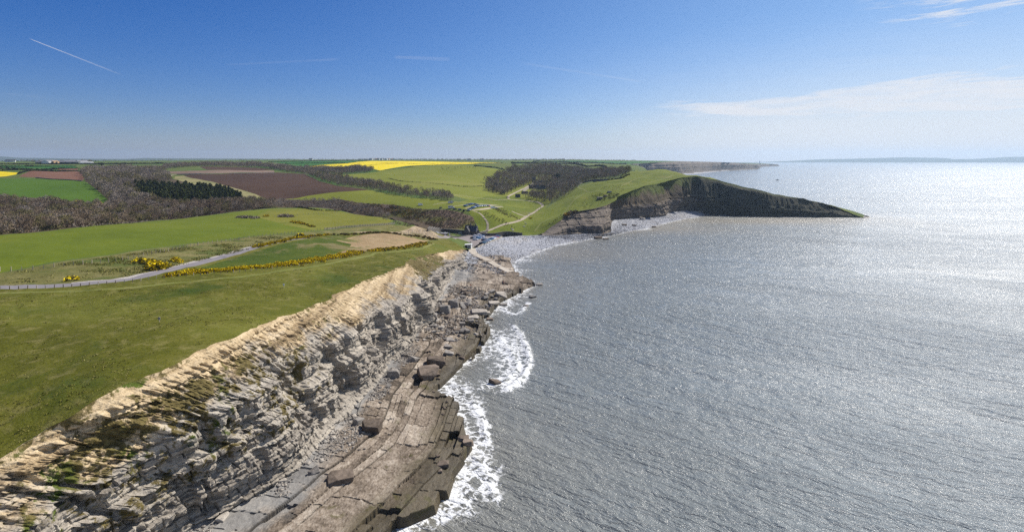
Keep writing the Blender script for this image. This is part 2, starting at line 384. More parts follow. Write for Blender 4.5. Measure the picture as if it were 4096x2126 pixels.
hgt = g.math('ADD', g.math('MULTIPLY', w1, 1.6), g.math('ADD', g.math('MULTIPLY', w2, 1.3), g.math('MULTIPLY', w3, .50)))
hgt = g.math('MULTIPLY', hgt, rough_amt)
colw = g.mix(turb, (.102, .140, .165), (.200, .180, .135))
lace = g.node('ShaderNodeTexVoronoi', feature='DISTANCE_TO_EDGE', ins={'Vector': g.node('ShaderNodeVectorMath', operation='ADD', ins={0: p, 1: g.scalev(g.node('ShaderNodeTexNoise', ins={'Vector': p, 'Scale': .5, 'Detail': 5}).outputs['Color'], 5.0, 5.0, 0)}).outputs[0], 'Scale': .42}).outputs['Distance']
fn = g.noise(p, .30, 7, .72, .6)
lm = g.math('SUBTRACT', 1.0, g.sstep(lace, .0, .30))
fv = g.math('ADD', foam, g.math('ADD', g.math('MULTIPLY', g.math('SUBTRACT', fn, .5), 1.35), g.math('MULTIPLY', g.math('SUBTRACT', lm, .5), .50)))
fmask = g.math('MULTIPLY', g.sstep(fv, .52, .86), g.sstep(foam, .02, .15))
col = g.mix(fmask, colw, (.78, .79, .79))
rgh = g.math('ADD', g.math('ADD', .44, g.math('MULTIPLY', g.sstep(g.noise(g.scalev(p, .0022, .012, 0), 1.0, 5, .62, .25), .36, .64), .09)), g.math('MULTIPLY', fmask, .4))
b_ = finish(g, col, rgh, hgt, .85, 1.0, spec=.72, IOR=1.333, **{'Coat Weight': .75, 'Coat Roughness': .11, 'Coat IOR': 1.33}); g.l.new(b_.inputs['Normal'].links[0].from_socket, b_.inputs['Coat Normal'])

# plants
def leafmat(name, c1, c2, c3, sc=.25):
    m, g = newmat(name); p = pos(g); oi = g.node('ShaderNodeObjectInfo').outputs['Random']
    vc = g.node('ShaderNodeSeparateColor', ins={0: g.node('ShaderNodeTexVoronoi', ins={'Vector': g.scalev(p, 1, 1, .2), 'Scale': .15}).outputs['Color']}).outputs[0]
    n = g.math('ADD', g.math('MULTIPLY', g.noise(p, sc * .1, 2, .5), .22), g.math('ADD', g.math('MULTIPLY', g.noise(p, sc * 3, 3, .6), .38), g.math('ADD', g.math('MULTIPLY', vc, .28), g.math('MULTIPLY', oi, .12))))
    finish(g, g.ramp(n, [(.32, c1), (.5, c2), (.68, c3)]), .95, spec=.1)
leafmat('twigs', (.15, .122, .098), (.25, .205, .165), (.36, .31, .255))
leafmat('twigs_purple', (.14, .102, .068), (.225, .170, .116), (.33, .262, .188))
leafmat('twigs_olive', (.125, .108, .045), (.195, .168, .075), (.28, .24, .12))
leafmat('needles', (.030, .044, .010), (.060, .078, .018), (.110, .120, .038))
leafmat('evergreen', (.008, .014, .006), (.014, .023, .009), (.03, .042, .016))
leafmat('hedge_leaf', (.022, .024, .012), (.040, .042, .020), (.07, .068, .034))
leafmat('gorse_leaf', (.040, .046, .010), (.07, .066, .016), (.115, .09, .03))
leafmat('gorse_bloom', (.46, .33, .004), (.62, .47, .006), (.76, .60, .02), .8)
leafmat('gorse_rust', (.09, .052, .014), (.17, .10, .02), (.30, .19, .03), .8)
leafmat('heather', (.065, .042, .033), (.115, .076, .058), (.175, .122, .092))
leafmat('dry_grass', (.15, .14, .03), (.22, .20, .06), (.30, .27, .11))
leafmat('green_grass', (.065, .085, .007), (.105, .125, .012), (.155, .165, .03))
plain('bark', (.10, .085, .07), .95)
# built things
plain('stone_dark', (.115, .10, .088), .95, .4, 1.5); plain('stone_wall', (.17, .155, .135), .95, .45, 1.2); plain('stone_pale', (.36, .32, .27), .95, .35, 1.2)
plain('slate', (.060, .060, .068), .6, .3, 2.0); plain('glass_dark', (.02, .025, .03), .12, .1, spec=.6); plain('window_glass', (.03, .035, .04), .1, .1, spec=.6)
plain('white_paint', (.74, .74, .72), .6, .08); plain('cream_paint', (.62, .54, .40), .7, .1); plain('roof_grey', (.22, .22, .23), .7, .2); plain('roof_red', (.20, .10, .07), .8, .2)
plain('barn_white', (.70, .70, .68), .6, .1); plain('barn_tan', (.45, .30, .17), .7, .15); plain('barn_green', (.13, .15, .13), .7, .15)
plain('wood', (.20, .155, .105), .9, .3, 3); plain('wood_pale', (.42, .36, .27), .9, .25, 3); plain('board_blue', (.04, .12, .16), .5, .2); plain('dark_metal', (.05, .05, .05), .5, .2, metal=.3)
plain('tyre', (.02, .02, .02), .9, .2); plain('flag_white', (.72, .70, .68), .8, .1); plain('flag_red', (.45, .03, .03), .8, .1)
plain('fur_dark', (.03, .022, .018), .9, .3); plain('skin', (.48, .30, .21), .6, .1); plain('hair', (.06, .04, .025), .8, .2)
for nm, c in (('cloth_black', (.022, .022, .026)), ('cloth_navy', (.03, .04, .09)), ('cloth_red', (.40, .04, .04)), ('cloth_grey', (.16, .16, .17)), ('cloth_olive', (.09, .085, .05)), ('cloth_white', (.6, .58, .55))):
    plain(nm, c, .9, .2, 6)
for nm, c in (('car_white', (.78, .78, .78)), ('car_silver', (.48, .49, .50)), ('car_black', (.012, .012, .014)), ('car_navy', (.015, .03, .09)), ('car_blue', (.03, .12, .34)), ('car_red', (.40, .02, .02)), ('car_grey', (.11, .115, .12)), ('car_teal', (.03, .12, .14))):
    plain(nm, c, .3, .05, 1, metal=.15, spec=.5, **{'Coat Weight': .6})
m, g = newmat('contrail'); fade = g.node('ShaderNodeAttribute', attribute_name='fade').outputs['Fac']
tr = g.node('ShaderNodeBsdfTransparent'); df = g.node('ShaderNodeBsdfTranslucent', ins={'Color': (.8, .8, .8, 1)})
d2 = g.node('ShaderNodeBsdfDiffuse', ins={'Color': (.9, .9, .9, 1)}); mx0 = g.node('ShaderNodeMixShader', ins={0: .5, 1: df, 2: d2})
mx = g.node('ShaderNodeMixShader', ins={0: fade, 1: tr, 2: mx0}); g.node('ShaderNodeOutputMaterial', ins={'Surface': mx})
# ------------------------------------------------------------------ the lie of the land
# Survey points: (x, y) in the photograph at 2576 px wide with a distance Y or a height z. They are turned
# into world points once, here; everything after this works on the real terrain surface.
SX = 2576 / 1024.0; VH = 159.5
def wY(x, y, Y):
    u, v = x / SX, y / SX; return ((u - 512) / 512 * Y, Y, H - (v - VH) / 512 * Y)
def wz(x, y, z):
    u, v = x / SX, y / SX; Y = 512 * (H - z) / (v - VH); return ((u - 512) / 512 * Y, Y, z)
# near cliff: top edge / foot, station by station
CT = [(-88, -10, 27), (-79, 40, 28), (-72, 72, 28.4), (-67.2, 81, 31.2), (-63, 103, 31.7), (-60, 127, 29.7), (-58, 153, 27.4), (-55, 183, 25.5),
      (-51.5, 231, 21.5), (-50.7, 262, 19.6), (-45.4, 310, 14), (-37.5, 345, 9), (-34, 362, 6.8)]
CB = [(-74, -10, 3), (-66, 50, 3.2), (-59, 88, 4), (-53, 98, 4), (-44, 112, 4), (-41.2, 130, 4.2), (-38.6, 153, 4.2), (-36.6, 177, 4.3),
      (-35.5, 214, 4.5), (-34, 245, 4.8), (-31, 293, 5), (-30.5, 332, 5), (-31, 356, 5.2)]
# headland cliff: (top x, y, Y), (foot x, y, z)
HS = [((1362, 588, 460), (1366, 593, 4)), ((1385, 570, 468), (1395, 592, 4)), ((1415, 548, 476), (1428, 587.5, 3.5)), ((1435, 535, 486), (1465, 588.5, 3)),
      ((1480, 525, 497), (1500, 588, 2.5)), ((1528, 514, 518), (1533, 585, 2)), ((1550, 500, 548), (1540, 566, 3)), ((1575, 484, 580), (1553, 552, 4)),
      ((1610, 470, 608), (1613, 547, 4)), ((1660, 460, 634), (1666, 542, 4)), ((1700, 450, 664), (1690, 531, 5)), ((1735, 443, 682), (1735, 530, 5)),
      ((1780, 445.5, 674), (1780, 531, 5)), ((1830, 461, 665), (1815, 537.5, 1)), ((1900, 476.5, 652), (1890, 543, 0)), ((1980, 491.5, 645), (1975, 545, 0)),
      ((2060, 507, 637), (2060, 546.5, 0)), ((2115, 523, 629), (2120, 547.5, 0)), ((2148, 538, 622), (2150, 548, -.5)), ((2172, 546.5, 617), (2175, 548.5, -.5))]
HT = [wY(*a) for a, b in HS]; HB = [wz(*b) for a, b in HS]
BACK = [wz(1345, 592, 4.5), wz(1260, 590, 5), wz(1200, 617, 5.5), (-29, 368, 5.6)]    # back of the beach, from the headland to the near cliff
REAR = [(440, 640, 1), (395, 690, 8), (345, 735, 22), (305, 800, 32), (290, 900, 36), (320, 1200, 40), (410, 1800, 45), (520, 2200, 47)]   # seaward side, out of sight
FT = [wY(1585, 411.5, 2350), wY(1640, 408.5, 2430), wY(1700, 405.8, 2560), wY(1750, 405.8, 2950), wY(1800, 406.8, 3200), wY(1850, 409, 3500), wY(1890, 412, 3800), wY(1896, 413, 4050), (2450, 5100, 28), (3100, 6100, 20), (3150, 7600, 15)]
FB = [wY(1590, 434, 2330), wY(1645, 438, 2380), wY(1712, 438, 2480), wY(1755, 434, 2760), (1240, 3120, 1), (1470, 3400, 0), wz(1893, 425.5, 0), (1935, 4050, 0), (2480, 5080, 0), (3130, 6080, 0), (3200, 7600, 0)]
def ragged(P, n, amp, wl, seed):
    D = catmull(P, n); t = np.gradient(D[:, :2], axis=0); t /= np.linalg.norm(t, axis=1)[:, None]; al = np.concatenate([[0], np.cumsum(np.linalg.norm(np.diff(D[:, :2], axis=0), axis=1))])
    k = (fbm(al / wl, al * 0, oct=4, seed=seed, gain=.6) - .5) * 2 * amp; k[0] = k[-1] = 0
    D[:, 0] += -t[:, 1] * k; D[:, 1] += t[:, 0] * k; return D
CTd = ragged(CT, 14, 2.2, 9, 41); HTd = ragged(HT, 8, 4.5, 16, 43); FTd = ragged(FT, 8, 16, 60, 47)
LAND = [tuple(p[:2]) for p in CTd] + [p[:2] for p in BACK[::-1]] + [tuple(p[:2]) for p in HTd] + [p[:2] for p in REAR] + [tuple(p[:2]) for p in FTd] + [(3100, 9000), (-12600, 9000), (-120, -10)]
Zc = [tuple(p) for p in CTd[::7]] + [tuple(p) for p in HTd[::4]] + [p for p in BACK] + [(x, y, z) for x, y, z in REAR] + list(FT)
for x, y, Y in [(250, 850, 109), (840, 586, 331), (740, 600, 288), (900, 640, 248), (700, 720, 164), (620, 630, 236.5), (480, 668, 191), (330, 700, 164),
                (0, 450, 811)]: Zc.append(wY(x, y, Y))
for x, y, z in [(0, 900, 31), (0, 722, 33), (0, 640, 34), (0, 590, 31), (300, 600, 31), (300, 563, 28), (200, 571, 29.5), (560, 560, 27), (560, 536, 24.5), (690, 523, 22), (860, 530, 21), (860, 560, 23.5),
                (990, 553, 19), (990, 570, 19.5), (1070, 576, 15.5), (1000, 620, 19.5), (1080, 605, 15), (1150, 611, 9.5), (1000, 590, 19), (1050, 600, 13.5),
                (1200, 605, 6), (1130, 592, 6.5), (1185, 586, 6.5), (1240, 590, 6), (1100, 578.5, 7), (1110, 590, 6.8), (1100, 545, 14), (1100, 525, 19), (1000, 515, 20), (850, 500, 20), (720, 500, 20),
                (1150, 500, 24), (1060, 515, 20.5), (1170, 531, 18.5), (1250, 525, 17), (850, 480, 28), (1000, 481, 28), (560, 470, 30), (700, 500, 21), (700, 430, 45), (480, 450, 36), (940, 470, 30),
                (620, 492, 23), (450, 445, 37), (1220, 490, 21), (1100, 460, 33), (1100, 430, 48), (1200, 418, 56), (900, 440, 42), (1000, 420, 54), (800, 418, 54), (1050, 408, 62), (1250, 411, 60.5),
                (0, 430, 50), (205, 452, 39), (0, 497, 27), (285, 518, 21), (0, 447, 40), (100, 470, 33), (200, 430, 47), (0, 417, 56), (200, 412, 58), (0, 407.5, 62), (400, 425, 49), (300, 440, 42), (500, 430, 47), (500, 418, 54),
                (1300, 485, 18), (1365, 517, 11.5), (1300, 547, 9.5), (1250, 570, 7.5), (1280, 498, 15.5), (1340, 465, 24), (1400, 440, 38), (1480, 420, 50), (1300, 430, 44), (1560, 432, 42), (1220, 568, 7), (1230, 548, 13),
                (1300, 590, 5), (1330, 560, 7.5), (1450, 480, 30), (1400, 530, 14), (1420, 505, 21), (1500, 460, 38), (1550, 446, 43.5), (1640, 429, 52), (1580, 430, 46), (1470, 530, 17.5), (1700, 432, 51), (1500, 412, 57),
                (1300, 403, 66), (1150, 409.5, 60), (1200, 413, 58.5), (1100, 414, 57.5), (900, 400, 68), (600, 405, 64)]: Zc.append(wz(x, y, z))
Zc += [(-109, 470, 9.5), (-75, 458, 8), (-160, 520, 11), (-225, 560, 13), (-300, 480, 15), (-380, 420, 18), (-500, 400, 21), (-700, 420, 24), (-280, 400, 22)]
for a in (-1.35, -.9, -.5, -.15, .15): Zc += [(a * 2500, 2500, 62 if a < -.6 else 68), (a * 4500, 4500, 58 if a < -.6 else 70), (a * 8000, 8000, 56 if a < -.6 else 72)]
Zc += [(-110, -10, 29), (-100, 72, 31), (-200, 100, 34), (-150, 30, 31), (-270, 190, 35), (-380, 270, 32), (-900, 600, 30), (-1200, 850, 42), (-1700, 1250, 57), (.45 * 7000, 7000, 30), (.3 * 8000, 8000, 45),
       (.25 * 4500, 4500, 62), (.2 * 1500, 1500, 57), (.21 * 1200, 1200, 50), (.3 * 720, 720, 49)]
Zc = np.array(Zc, float)
def lp(X, Y): return X / np.maximum(Y + 60, 20) * 1.15, np.log(np.maximum(Y + 60, 20))
ca, cl = lp(Zc[:, 0], Zc[:, 1]); RB_C = .05
def _phi(d2): return np.sqrt(d2 + RB_C ** 2)
_A = _phi((ca[:, None] - ca[None]) ** 2 + (cl[:, None] - cl[None]) ** 2); n_ = len(Zc)
_M = np.zeros((n_ + 3, n_ + 3)); _M[:n_, :n_] = _A - np.eye(n_) * 6e-4; _M[:n_, n_] = 1; _M[:n_, n_ + 1] = ca; _M[:n_, n_ + 2] = cl; _M[n_:, :n_] = _M[:n_, n_:].T
_W = np.linalg.solve(_M, np.concatenate([Zc[:, 2], np.zeros(3)]))
def zsmooth(X, Y):
    X = np.asarray(X, float); Y = np.asarray(Y, float); sh = X.shape; X = X.ravel(); Y = Y.ravel(); out = np.empty(X.shape)
    for i in range(0, len(X), 20000):
        a, l = lp(X[i:i+20000], Y[i:i+20000])
        d2 = (a[:, None] - ca[None]) ** 2 + (l[:, None] - cl[None]) ** 2
        out[i:i+20000] = _phi(d2) @ _W[:n_] + _W[n_] + _W[n_+1] * a + _W[n_+2] * l
    return out.reshape(sh)
EDGE = [p[:2] for p in CT] + [p[:2] for p in BACK[::-1]] + [p[:2] for p in HT]
FLAT = [wz(*q)[:2] for q in [(1095, 589, 6.2), (1130, 581, 6.2), (1190, 578, 6.2), (1270, 585, 6.2), (1262, 596, 6.2), (1200, 622, 6.2), (1185, 622, 6.2), (1160, 604, 6.2), (1120, 600, 6.2)]]
def zt(X, Y, rough=True):
    X = np.asarray(X, float); Y = np.asarray(Y, float); z = zsmooth(X, Y)
    dF = np.where(inpoly(X, Y, FLAT), 0.0, polydist(X, Y, FLAT + FLAT[:1])); k = 1 - sst(dF, 0, 9)
    z = z * (1 - k) + 6.1 * k
    if rough:
        amp = (1 - k) * np.clip(polydist(X, Y, EDGE) / 6, .12, 1)
        hd = sst(X, 40, 75) * (Y > 430) * (Y < 900)
        z = z + sst(X, 235, 270) * (1 - sst(X, 405, 424)) * (Y > 600) * (Y < 760) * ((fbm(X / 16, Y / 40, oct=4, seed=7, gain=.6) - .5) * 5.0)
        z = z + hd * np.clip(polydist(X, Y, EDGE) / 25, 0, 1) * ((fbm(X / 30, Y / 30, oct=4, seed=6) - .5) * 5.5)
        z = z + amp * ((fbm(X / 22, Y / 22, oct=3, seed=3) - .5) * 1.2 + (fbm(X / 3.2, Y / 3.2, oct=3, seed=9) - .5) * .55 * np.clip(300 / (Y + 50), .15, 1))
    return np.maximum(z, .6)
_ys = np.exp(np.linspace(math.log(60), math.log(8500), 420))
def drop(pts):
    """photograph points -> first hit on the land, as (X, Y)"""
    P = np.array(pts, float) / SX; a = (P[:, 0] - 512) / 512; s = (P[:, 1] - VH) / 512
    YY = np.broadcast_to(_ys, (len(P), len(_ys))); XX = a[:, None] * YY
    hit = (H - s[:, None] * YY <= zt(XX, YY, False)) & inpoly(XX, YY, LAND)
    i = np.where(hit.any(1), hit.argmax(1), len(_ys) - 1); lo = _ys[np.maximum(i - 1, 0)].copy(); hi = _ys[i].copy()
    for _ in range(9):
        md = (lo + hi) / 2; h = (H - s * md <= zt(a * md, md, False)) & inpoly(a * md, md, LAND)
        hi = np.where(h, md, hi); lo = np.where(h, lo, md)
    return np.stack([a * hi, hi], 1)
def strip(line, wdt, n=6):
    """road ribbon: smooth line of world points with a width -> polygon"""
    L = catmull(line, n)[:, :2]; t = np.gradient(L, axis=0); t /= np.linalg.norm(t, axis=1)[:, None] + 1e-9; nn = np.stack([-t[:, 1], t[:, 0]], 1)
    ww = (np.full(len(L), wdt) if np.isscalar(wdt) else np.interp(np.linspace(0, 1, len(L)), np.linspace(0, 1, len(wdt)), wdt))[:, None]
    return np.vstack([L + nn * ww / 2, (L - nn * ww / 2)[::-1]])
# ------------------------------------------------------------------ patches of ground (later ones lie on top)
def dp(*q): return drop(q)
PATCH = []    # (object name, material, polygon)
def patch(name, mat, poly): PATCH.append((name, mat, np.asarray(poly, float)))
patch('near_pasture', 'grass_near', [tuple(p[:2]) for p in CTd] + [(-40, 372)] + [tuple(q) for q in drop([(1130, 601), (1090, 605), (1000, 587), (840, 588), (740, 602), (560, 645), (330, 700), (0, 722)])] + [(-420, 150), (-300, -10)])
patch('far_slope', 'grass_hill', dp((851, 440), (931, 433.5), (994, 426), (1081, 415), (1194, 417), (1269, 428.5), (1400, 428), (1430, 470), (1380, 512), (1340, 540), (1280, 545), (1230, 532), (1194, 505), (1119, 487), (1044, 482), (994, 470), (919, 457)))
patch('valley_meadow', 'grass_head', dp((1156, 507), (1230, 492), (1290, 492), (1380, 512), (1360, 560), (1345, 592), (1262, 588), (1205, 585), (1198, 560), (1180, 535)))
patch('headland_turf', 'grass_head', [tuple(p[:2]) for p in HTd] + [p[:2] for p in REAR[1:5]] + [tuple(q) for q in drop([(1600, 424), (1560, 447), (1500, 456), (1450, 470), (1390, 512), (1340, 560), (1320, 591)])] + [BACK[0][:2]])
patch('upper_field', 'grass_hill', dp((956, 428.5), (1081, 416), (1194, 417.5), (1269, 428.5), (1240, 452), (1225, 470), (1160, 466), (1080, 460), (985, 452), (930, 441)))
patch('far_crop', 'grass_crop', dp((676, 407), (839, 404), (931, 403.8), (869, 410), (766, 418), (719, 412)))
patch('far_crop', 'grass_crop', dp((1343, 404.5), (1575, 404.5), (1713, 406), (1575, 412), (1463, 408.5)))
patch('far_crop', 'grass_crop', dp((0, 415), (180, 415), (195, 421), (0, 422)))
patch('rape_field', 'rape', dp((766, 418.7), (869, 410), (931, 404.2), (1019, 404.5), (1144, 407), (1264, 408.7), (1194, 411), (1081, 414), (956, 428), (944, 425), (894, 418.5), (856, 421.5)))
patch('rape_field', 'rape', dp((-40, 430.5), (0, 430.5), (47, 433.5), (45, 437), (15, 443), (-40, 445)))
patch('plough_red', 'plough_red', dp((47, 443.5), (82, 428.5), (140, 431), (197, 430), (216, 442), (208, 454), (140, 451), (92, 446)))
patch('plough_red', 'plough_red', dp((137, 422), (197, 422.5), (195, 427.5), (150, 426.5)))
patch('plough_brown', 'plough_red', dp((310, 417), (390, 419), (390, 430), (430, 440), (420, 452), (340, 428)))
patch('plough_pale', 'plough_pale', dp((390, 431), (520, 428), (643, 427), (690, 428), (690, 433), (560, 435), (470, 437.5), (430, 436)))
patch('plough_dark', 'plough_dark', dp((500, 418), (643, 421), (700, 425), (650, 428), (520, 427)))
patch('plough_dark', 'plough_dark', dp((462, 440), (560, 437), (645, 434.5), (700, 433), (764, 437), (804, 455), (856, 468), (931, 477), (879, 481), (819, 485), (774, 491), (719, 500), (674, 500), (643, 487.5), (562, 465), (500, 450)))
patch('pale_slope', 'grass_pale', dp((440, 443.5), (462, 440.5), (500, 450), (562, 465), (643, 487.5), (674, 500), (640, 501), (590, 490), (530, 477), (470, 463), (435, 455)))
patch('strip_field', 'grass_hill', dp((719, 500), (774, 491), (819, 485), (879, 481), (931, 477.5), (1044, 497), (1106, 502), (1156, 507), (1231, 517), (1226, 524), (1194, 532), (1069, 525), (1019, 518.5), (956, 512), (856, 500), (806, 503)))
patch('hill_field', 'grass_bright', dp((-60, 447), (0, 447), (130, 450), (208, 455), (240, 470), (287, 518), (200, 512), (100, 502), (0, 497), (-60, 497)))
patch('valley_floor', 'scrub_floor', dp((-60, 492), (0, 494), (80, 496), (200, 511), (287, 518), (270, 500), (215, 455), (200, 430), (300, 420), (420, 440), (470, 463), (590, 490), (640, 501), (719, 500.5), (806, 503.5), (860, 500.5), (956, 512.5), (1019, 519), (1069, 525.5), (1150, 531), (1190, 545), (1196, 562), (1180, 577), (1100, 578), (1080, 578), (1040, 566), (990, 553), (860, 530), (690, 523), (640, 527), (560, 536), (400, 553), (200, 571), (0, 591), (-60, 597)))
patch('bracken_slope', 'bracken', dp((806, 503.5), (860, 500.5), (956, 512.5), (1019, 519), (1069, 525.5), (1150, 532), (1190, 545), (1196, 562), (1180, 577), (1100, 578), (1060, 560), (980, 538), (900, 520)))
patch('big_field', 'grass_field', dp((-60, 597), (0, 592), (200, 572), (400, 554), (560, 537), (640, 528), (690, 524), (860, 531), (990, 554), (975, 562), (800, 578), (690, 588), (520, 607), (300, 636), (150, 655), (0, 685), (-60, 690)))
patch('olive_field', 'grass_olive', dp((640, 545), (690, 525), (860, 532), (990, 555), (970, 562), (790, 578), (720, 566)))
patch('road_verge', 'grass_verge', dp((-60, 692), (0, 686), (300, 638), (520, 609), (690, 590), (800, 580), (975, 564), (1040, 570), (1088, 578), (1125, 601), (1090, 604), (1000, 586), (840, 587), (740, 601), (620, 630), (480, 668), (330, 700), (0, 722), (-60, 724)))
patch('scree_bank', 'scree_bank', dp((870, 583), (900, 581), (960, 582), (1030, 574), (1075, 577), (1095, 585), (1112, 598), (1060, 596), (1000, 587), (920, 584)))
patch('inner_field', 'grass_dark', dp((480, 680), (560, 655), (640, 632), (740, 606), (850, 592), (885, 606), (890, 618), (850, 632), (830, 645), (700, 660), (520, 682)))
patch('dead_grass', 'dead_grass', dp((845, 604), (890, 593), (1000, 588.5), (1060, 597), (1085, 605), (1062, 616), (1000, 622), (900, 634), (830, 647), (870, 628), (885, 612)))
patch('footpath', 'trodden_grass', strip(drop([(-40, 737), (0, 736), (300, 727), (560, 699), (760, 674), (860, 655), (930, 642), (945, 637), (1000, 632), (1055, 625), (1080, 616), (1092, 612)]), 1.8))
patch('footpath', 'trodden_grass', strip(drop([(500, 690), (700, 668), (850, 652), (935, 641)]), 1.2))
patch('gravel_margin', 'gravel', strip(drop([(180, 711), (330, 695), (480, 661), (560, 640), (620, 624.5), (700, 606)]), 3.2))
ROADW = drop([(-70, 723), (0, 722), (170, 715), (330, 699.5), (400, 684), (480, 666), (560, 644), (620, 628), (680, 612), (740, 601), (790, 593)])
patch('road', 'asphalt', strip(ROADW, 4.6))
patch('farm_track', 'track', strip(drop([(1160, 590), (1195, 589), (1235, 577), (1290, 558), (1325, 543), (1352, 527), (1365, 517), (1352, 508), (1320, 503), (1285, 501), (1278, 496), (1285, 489), (1310, 477), (1335, 464), (1346, 457)]), [4, 4, 4, 4, 3.6, 3.2, 3.2, 3.2, 3, 3, 3.4, 4, 4.5, 4.5, 4.5]))
patch('footpath', 'track', strip(drop([(1325, 543), (1300, 536), (1288, 531)]), 2.5))
patch('footpath', 'track', strip(drop([(1276, 501), (1240, 501), (1190, 495), (1130, 487), (1070, 482)]), 1.6))
patch('vehicle_track', 'track', strip(drop([(1090, 514), (1110, 510), (1140, 507.5), (1195, 511)]), 1.8))
patch('vehicle_track', 'track', strip(drop([(1140, 519), (1170, 514), (1195, 511), (1235, 514), (1262, 517)]), [1.5, 2, 3, 3, 3]))
patch('vehicle_track', 'track', strip(drop([(1170, 523), (1205, 518), (1250, 515.5)]), [2, 4, 3]))
patch('vehicle_track', 'track', strip(drop([(1182, 528.5), (1215, 525), (1240, 521), (1265, 519)]), [2, 4, 4, 3]))
patch('hill_path', 'track', strip(drop([(1191, 530), (1206, 535), (1217, 545), (1225, 557), (1227, 570), (1224, 582), (1222, 587)]), 1.7))
patch('headland_path', 'trodden_grass', strip(drop([(1450, 470), (1475, 477), (1520, 480), (1580, 472), (1650, 455), (1700, 440)]), 2.2))
patch('headland_path', 'trodden_grass', strip(drop([(1530, 478), (1570, 465), (1600, 450), (1640, 438), (1660, 431)]), 2.0))
patch('headland_path', 'trodden_grass', strip(drop([(1400, 545), (1430, 520), (1455, 495), (1475, 477)]), 1.8))
patch('headland_path', 'trodden_grass', strip(drop([(1345, 580), (1390, 545), (1440, 530), (1480, 523)]), 1.5))
patch('field_track', 'track', strip(drop([(422, 448), (428, 442), (445, 438), (480, 437), (600, 435.5), (690, 433)]), [5, 5, 4, 3, 3, 3]))
patch('car_park', 'asphalt_park', drop([(1097, 590), (1115, 594), (1129, 592), (1159, 594), (1194, 587), (1204, 587), (1235, 590), (1263, 594), (1199, 621), (1188, 623), (1188, 612), (1175, 606), (1150, 598), (1127, 598), (1105, 597)]))
# ------------------------------------------------------------------ one conforming triangulation, split into ground objects
def to_ln(P): P = np.asarray(P, float); return np.stack([P[:, 0] / (P[:, 1] + 60), np.log(P[:, 1] + 60)], 1)
def from_ln(Q): Y = np.exp(Q[:, 1]) - 60; return np.stack([Q[:, 0] * (Y + 60), Y], 1)
def densify(P, st=.02, closed=True):
    Q = to_ln(P); out = []; n = len(Q)
    for i in range(n if closed else n - 1):
        a, b = Q[i], Q[(i + 1) % n]; k = max(1, int(np.hypot(*(b - a)) / st))
        for j in range(k): out.append(a + (b - a) * j / k)
    return np.array(out)
rng = np.random.default_rng(5)
pts, edges = [], []
loops = [densify(LAND, .02)] + [densify(p, .02) for _, _, p in PATCH]
for Q in loops:
    o = len(pts); pts += [tuple(q) for q in Q]; edges += [(o + i, o + (i + 1) % len(Q)) for i in range(len(Q))]
ga, gl = [], []
yy = [];  v = 560.0
l = math.log(62.0 + 10)
while l < math.log(9000):
    Yv = math.exp(l) - 60; yy.append(l); l += .0105 if Yv < 420 else (.012 if Yv < 1500 else .022)
for i, l in enumerate(yy):
    a = np.arange(-1.4, .72, .0085) + (.004 if i % 2 else 0); ga.append(a); gl.append(np.full(len(a), l))
Gq = np.stack([np.concatenate(ga), np.concatenate(gl)], 1) + rng.normal(0, .0012, (sum(map(len, ga)), 2))
W = from_ln(Gq); Gq = Gq[inpoly(W[:, 0], W[:, 1], LAND) & ((W[:, 0] / np.maximum(W[:, 1], 1) > -1.5) | (W[:, 1] < 120))]
pts += [tuple(q) for q in Gq]
r_ = delaunay_2d_cdt([Vector((float(a), float(b))) for a, b in pts], edges, [], 0, 1e-6)
Q = np.array([(v.x, v.y) for v in r_[0]]); T = np.array(r_[2]); XY = from_ln(Q)
cq = Q[T].mean(1); cxy = from_ln(cq)
LANDq = [tuple(q) for q in loops[0]]
keep = inpoly(cq[:, 0], cq[:, 1], LANDq); T = T[keep]; cq = cq[keep]
e1 = Q[T[:, 1]] - Q[T[:, 0]]; e2 = Q[T[:, 2]] - Q[T[:, 0]]; fl = e1[:, 0] * e2[:, 1] - e1[:, 1] * e2[:, 0] < 0
T[fl] = T[fl][:, ::-1]
own = np.full(len(T), -1)
for i, Lq in enumerate(loops[1:]):
    own[inpoly(cq[:, 0], cq[:, 1], [tuple(q) for q in Lq])] = i
ZV = zt(XY[:, 0], XY[:, 1])
# land edge follows the surveyed cliff tops exactly
VERT = np.column_stack([XY, ZV])
def ground_obj(name, mat, sel):
    t = T[sel]
    if not len(t): return
    u, inv = np.unique(t, return_inverse=True)
    o = link(bpy.data.objects.new(name, mesh_np(name, VERT[u], inv.reshape(-1, 3), [MATS[mat]], smooth=True)))
    tag(o, kind='structure')
ground_obj('countryside', 'grass_far', own == -1)
for i, (nm, mt, _) in enumerate(PATCH): ground_obj(nm, mt, own == i)
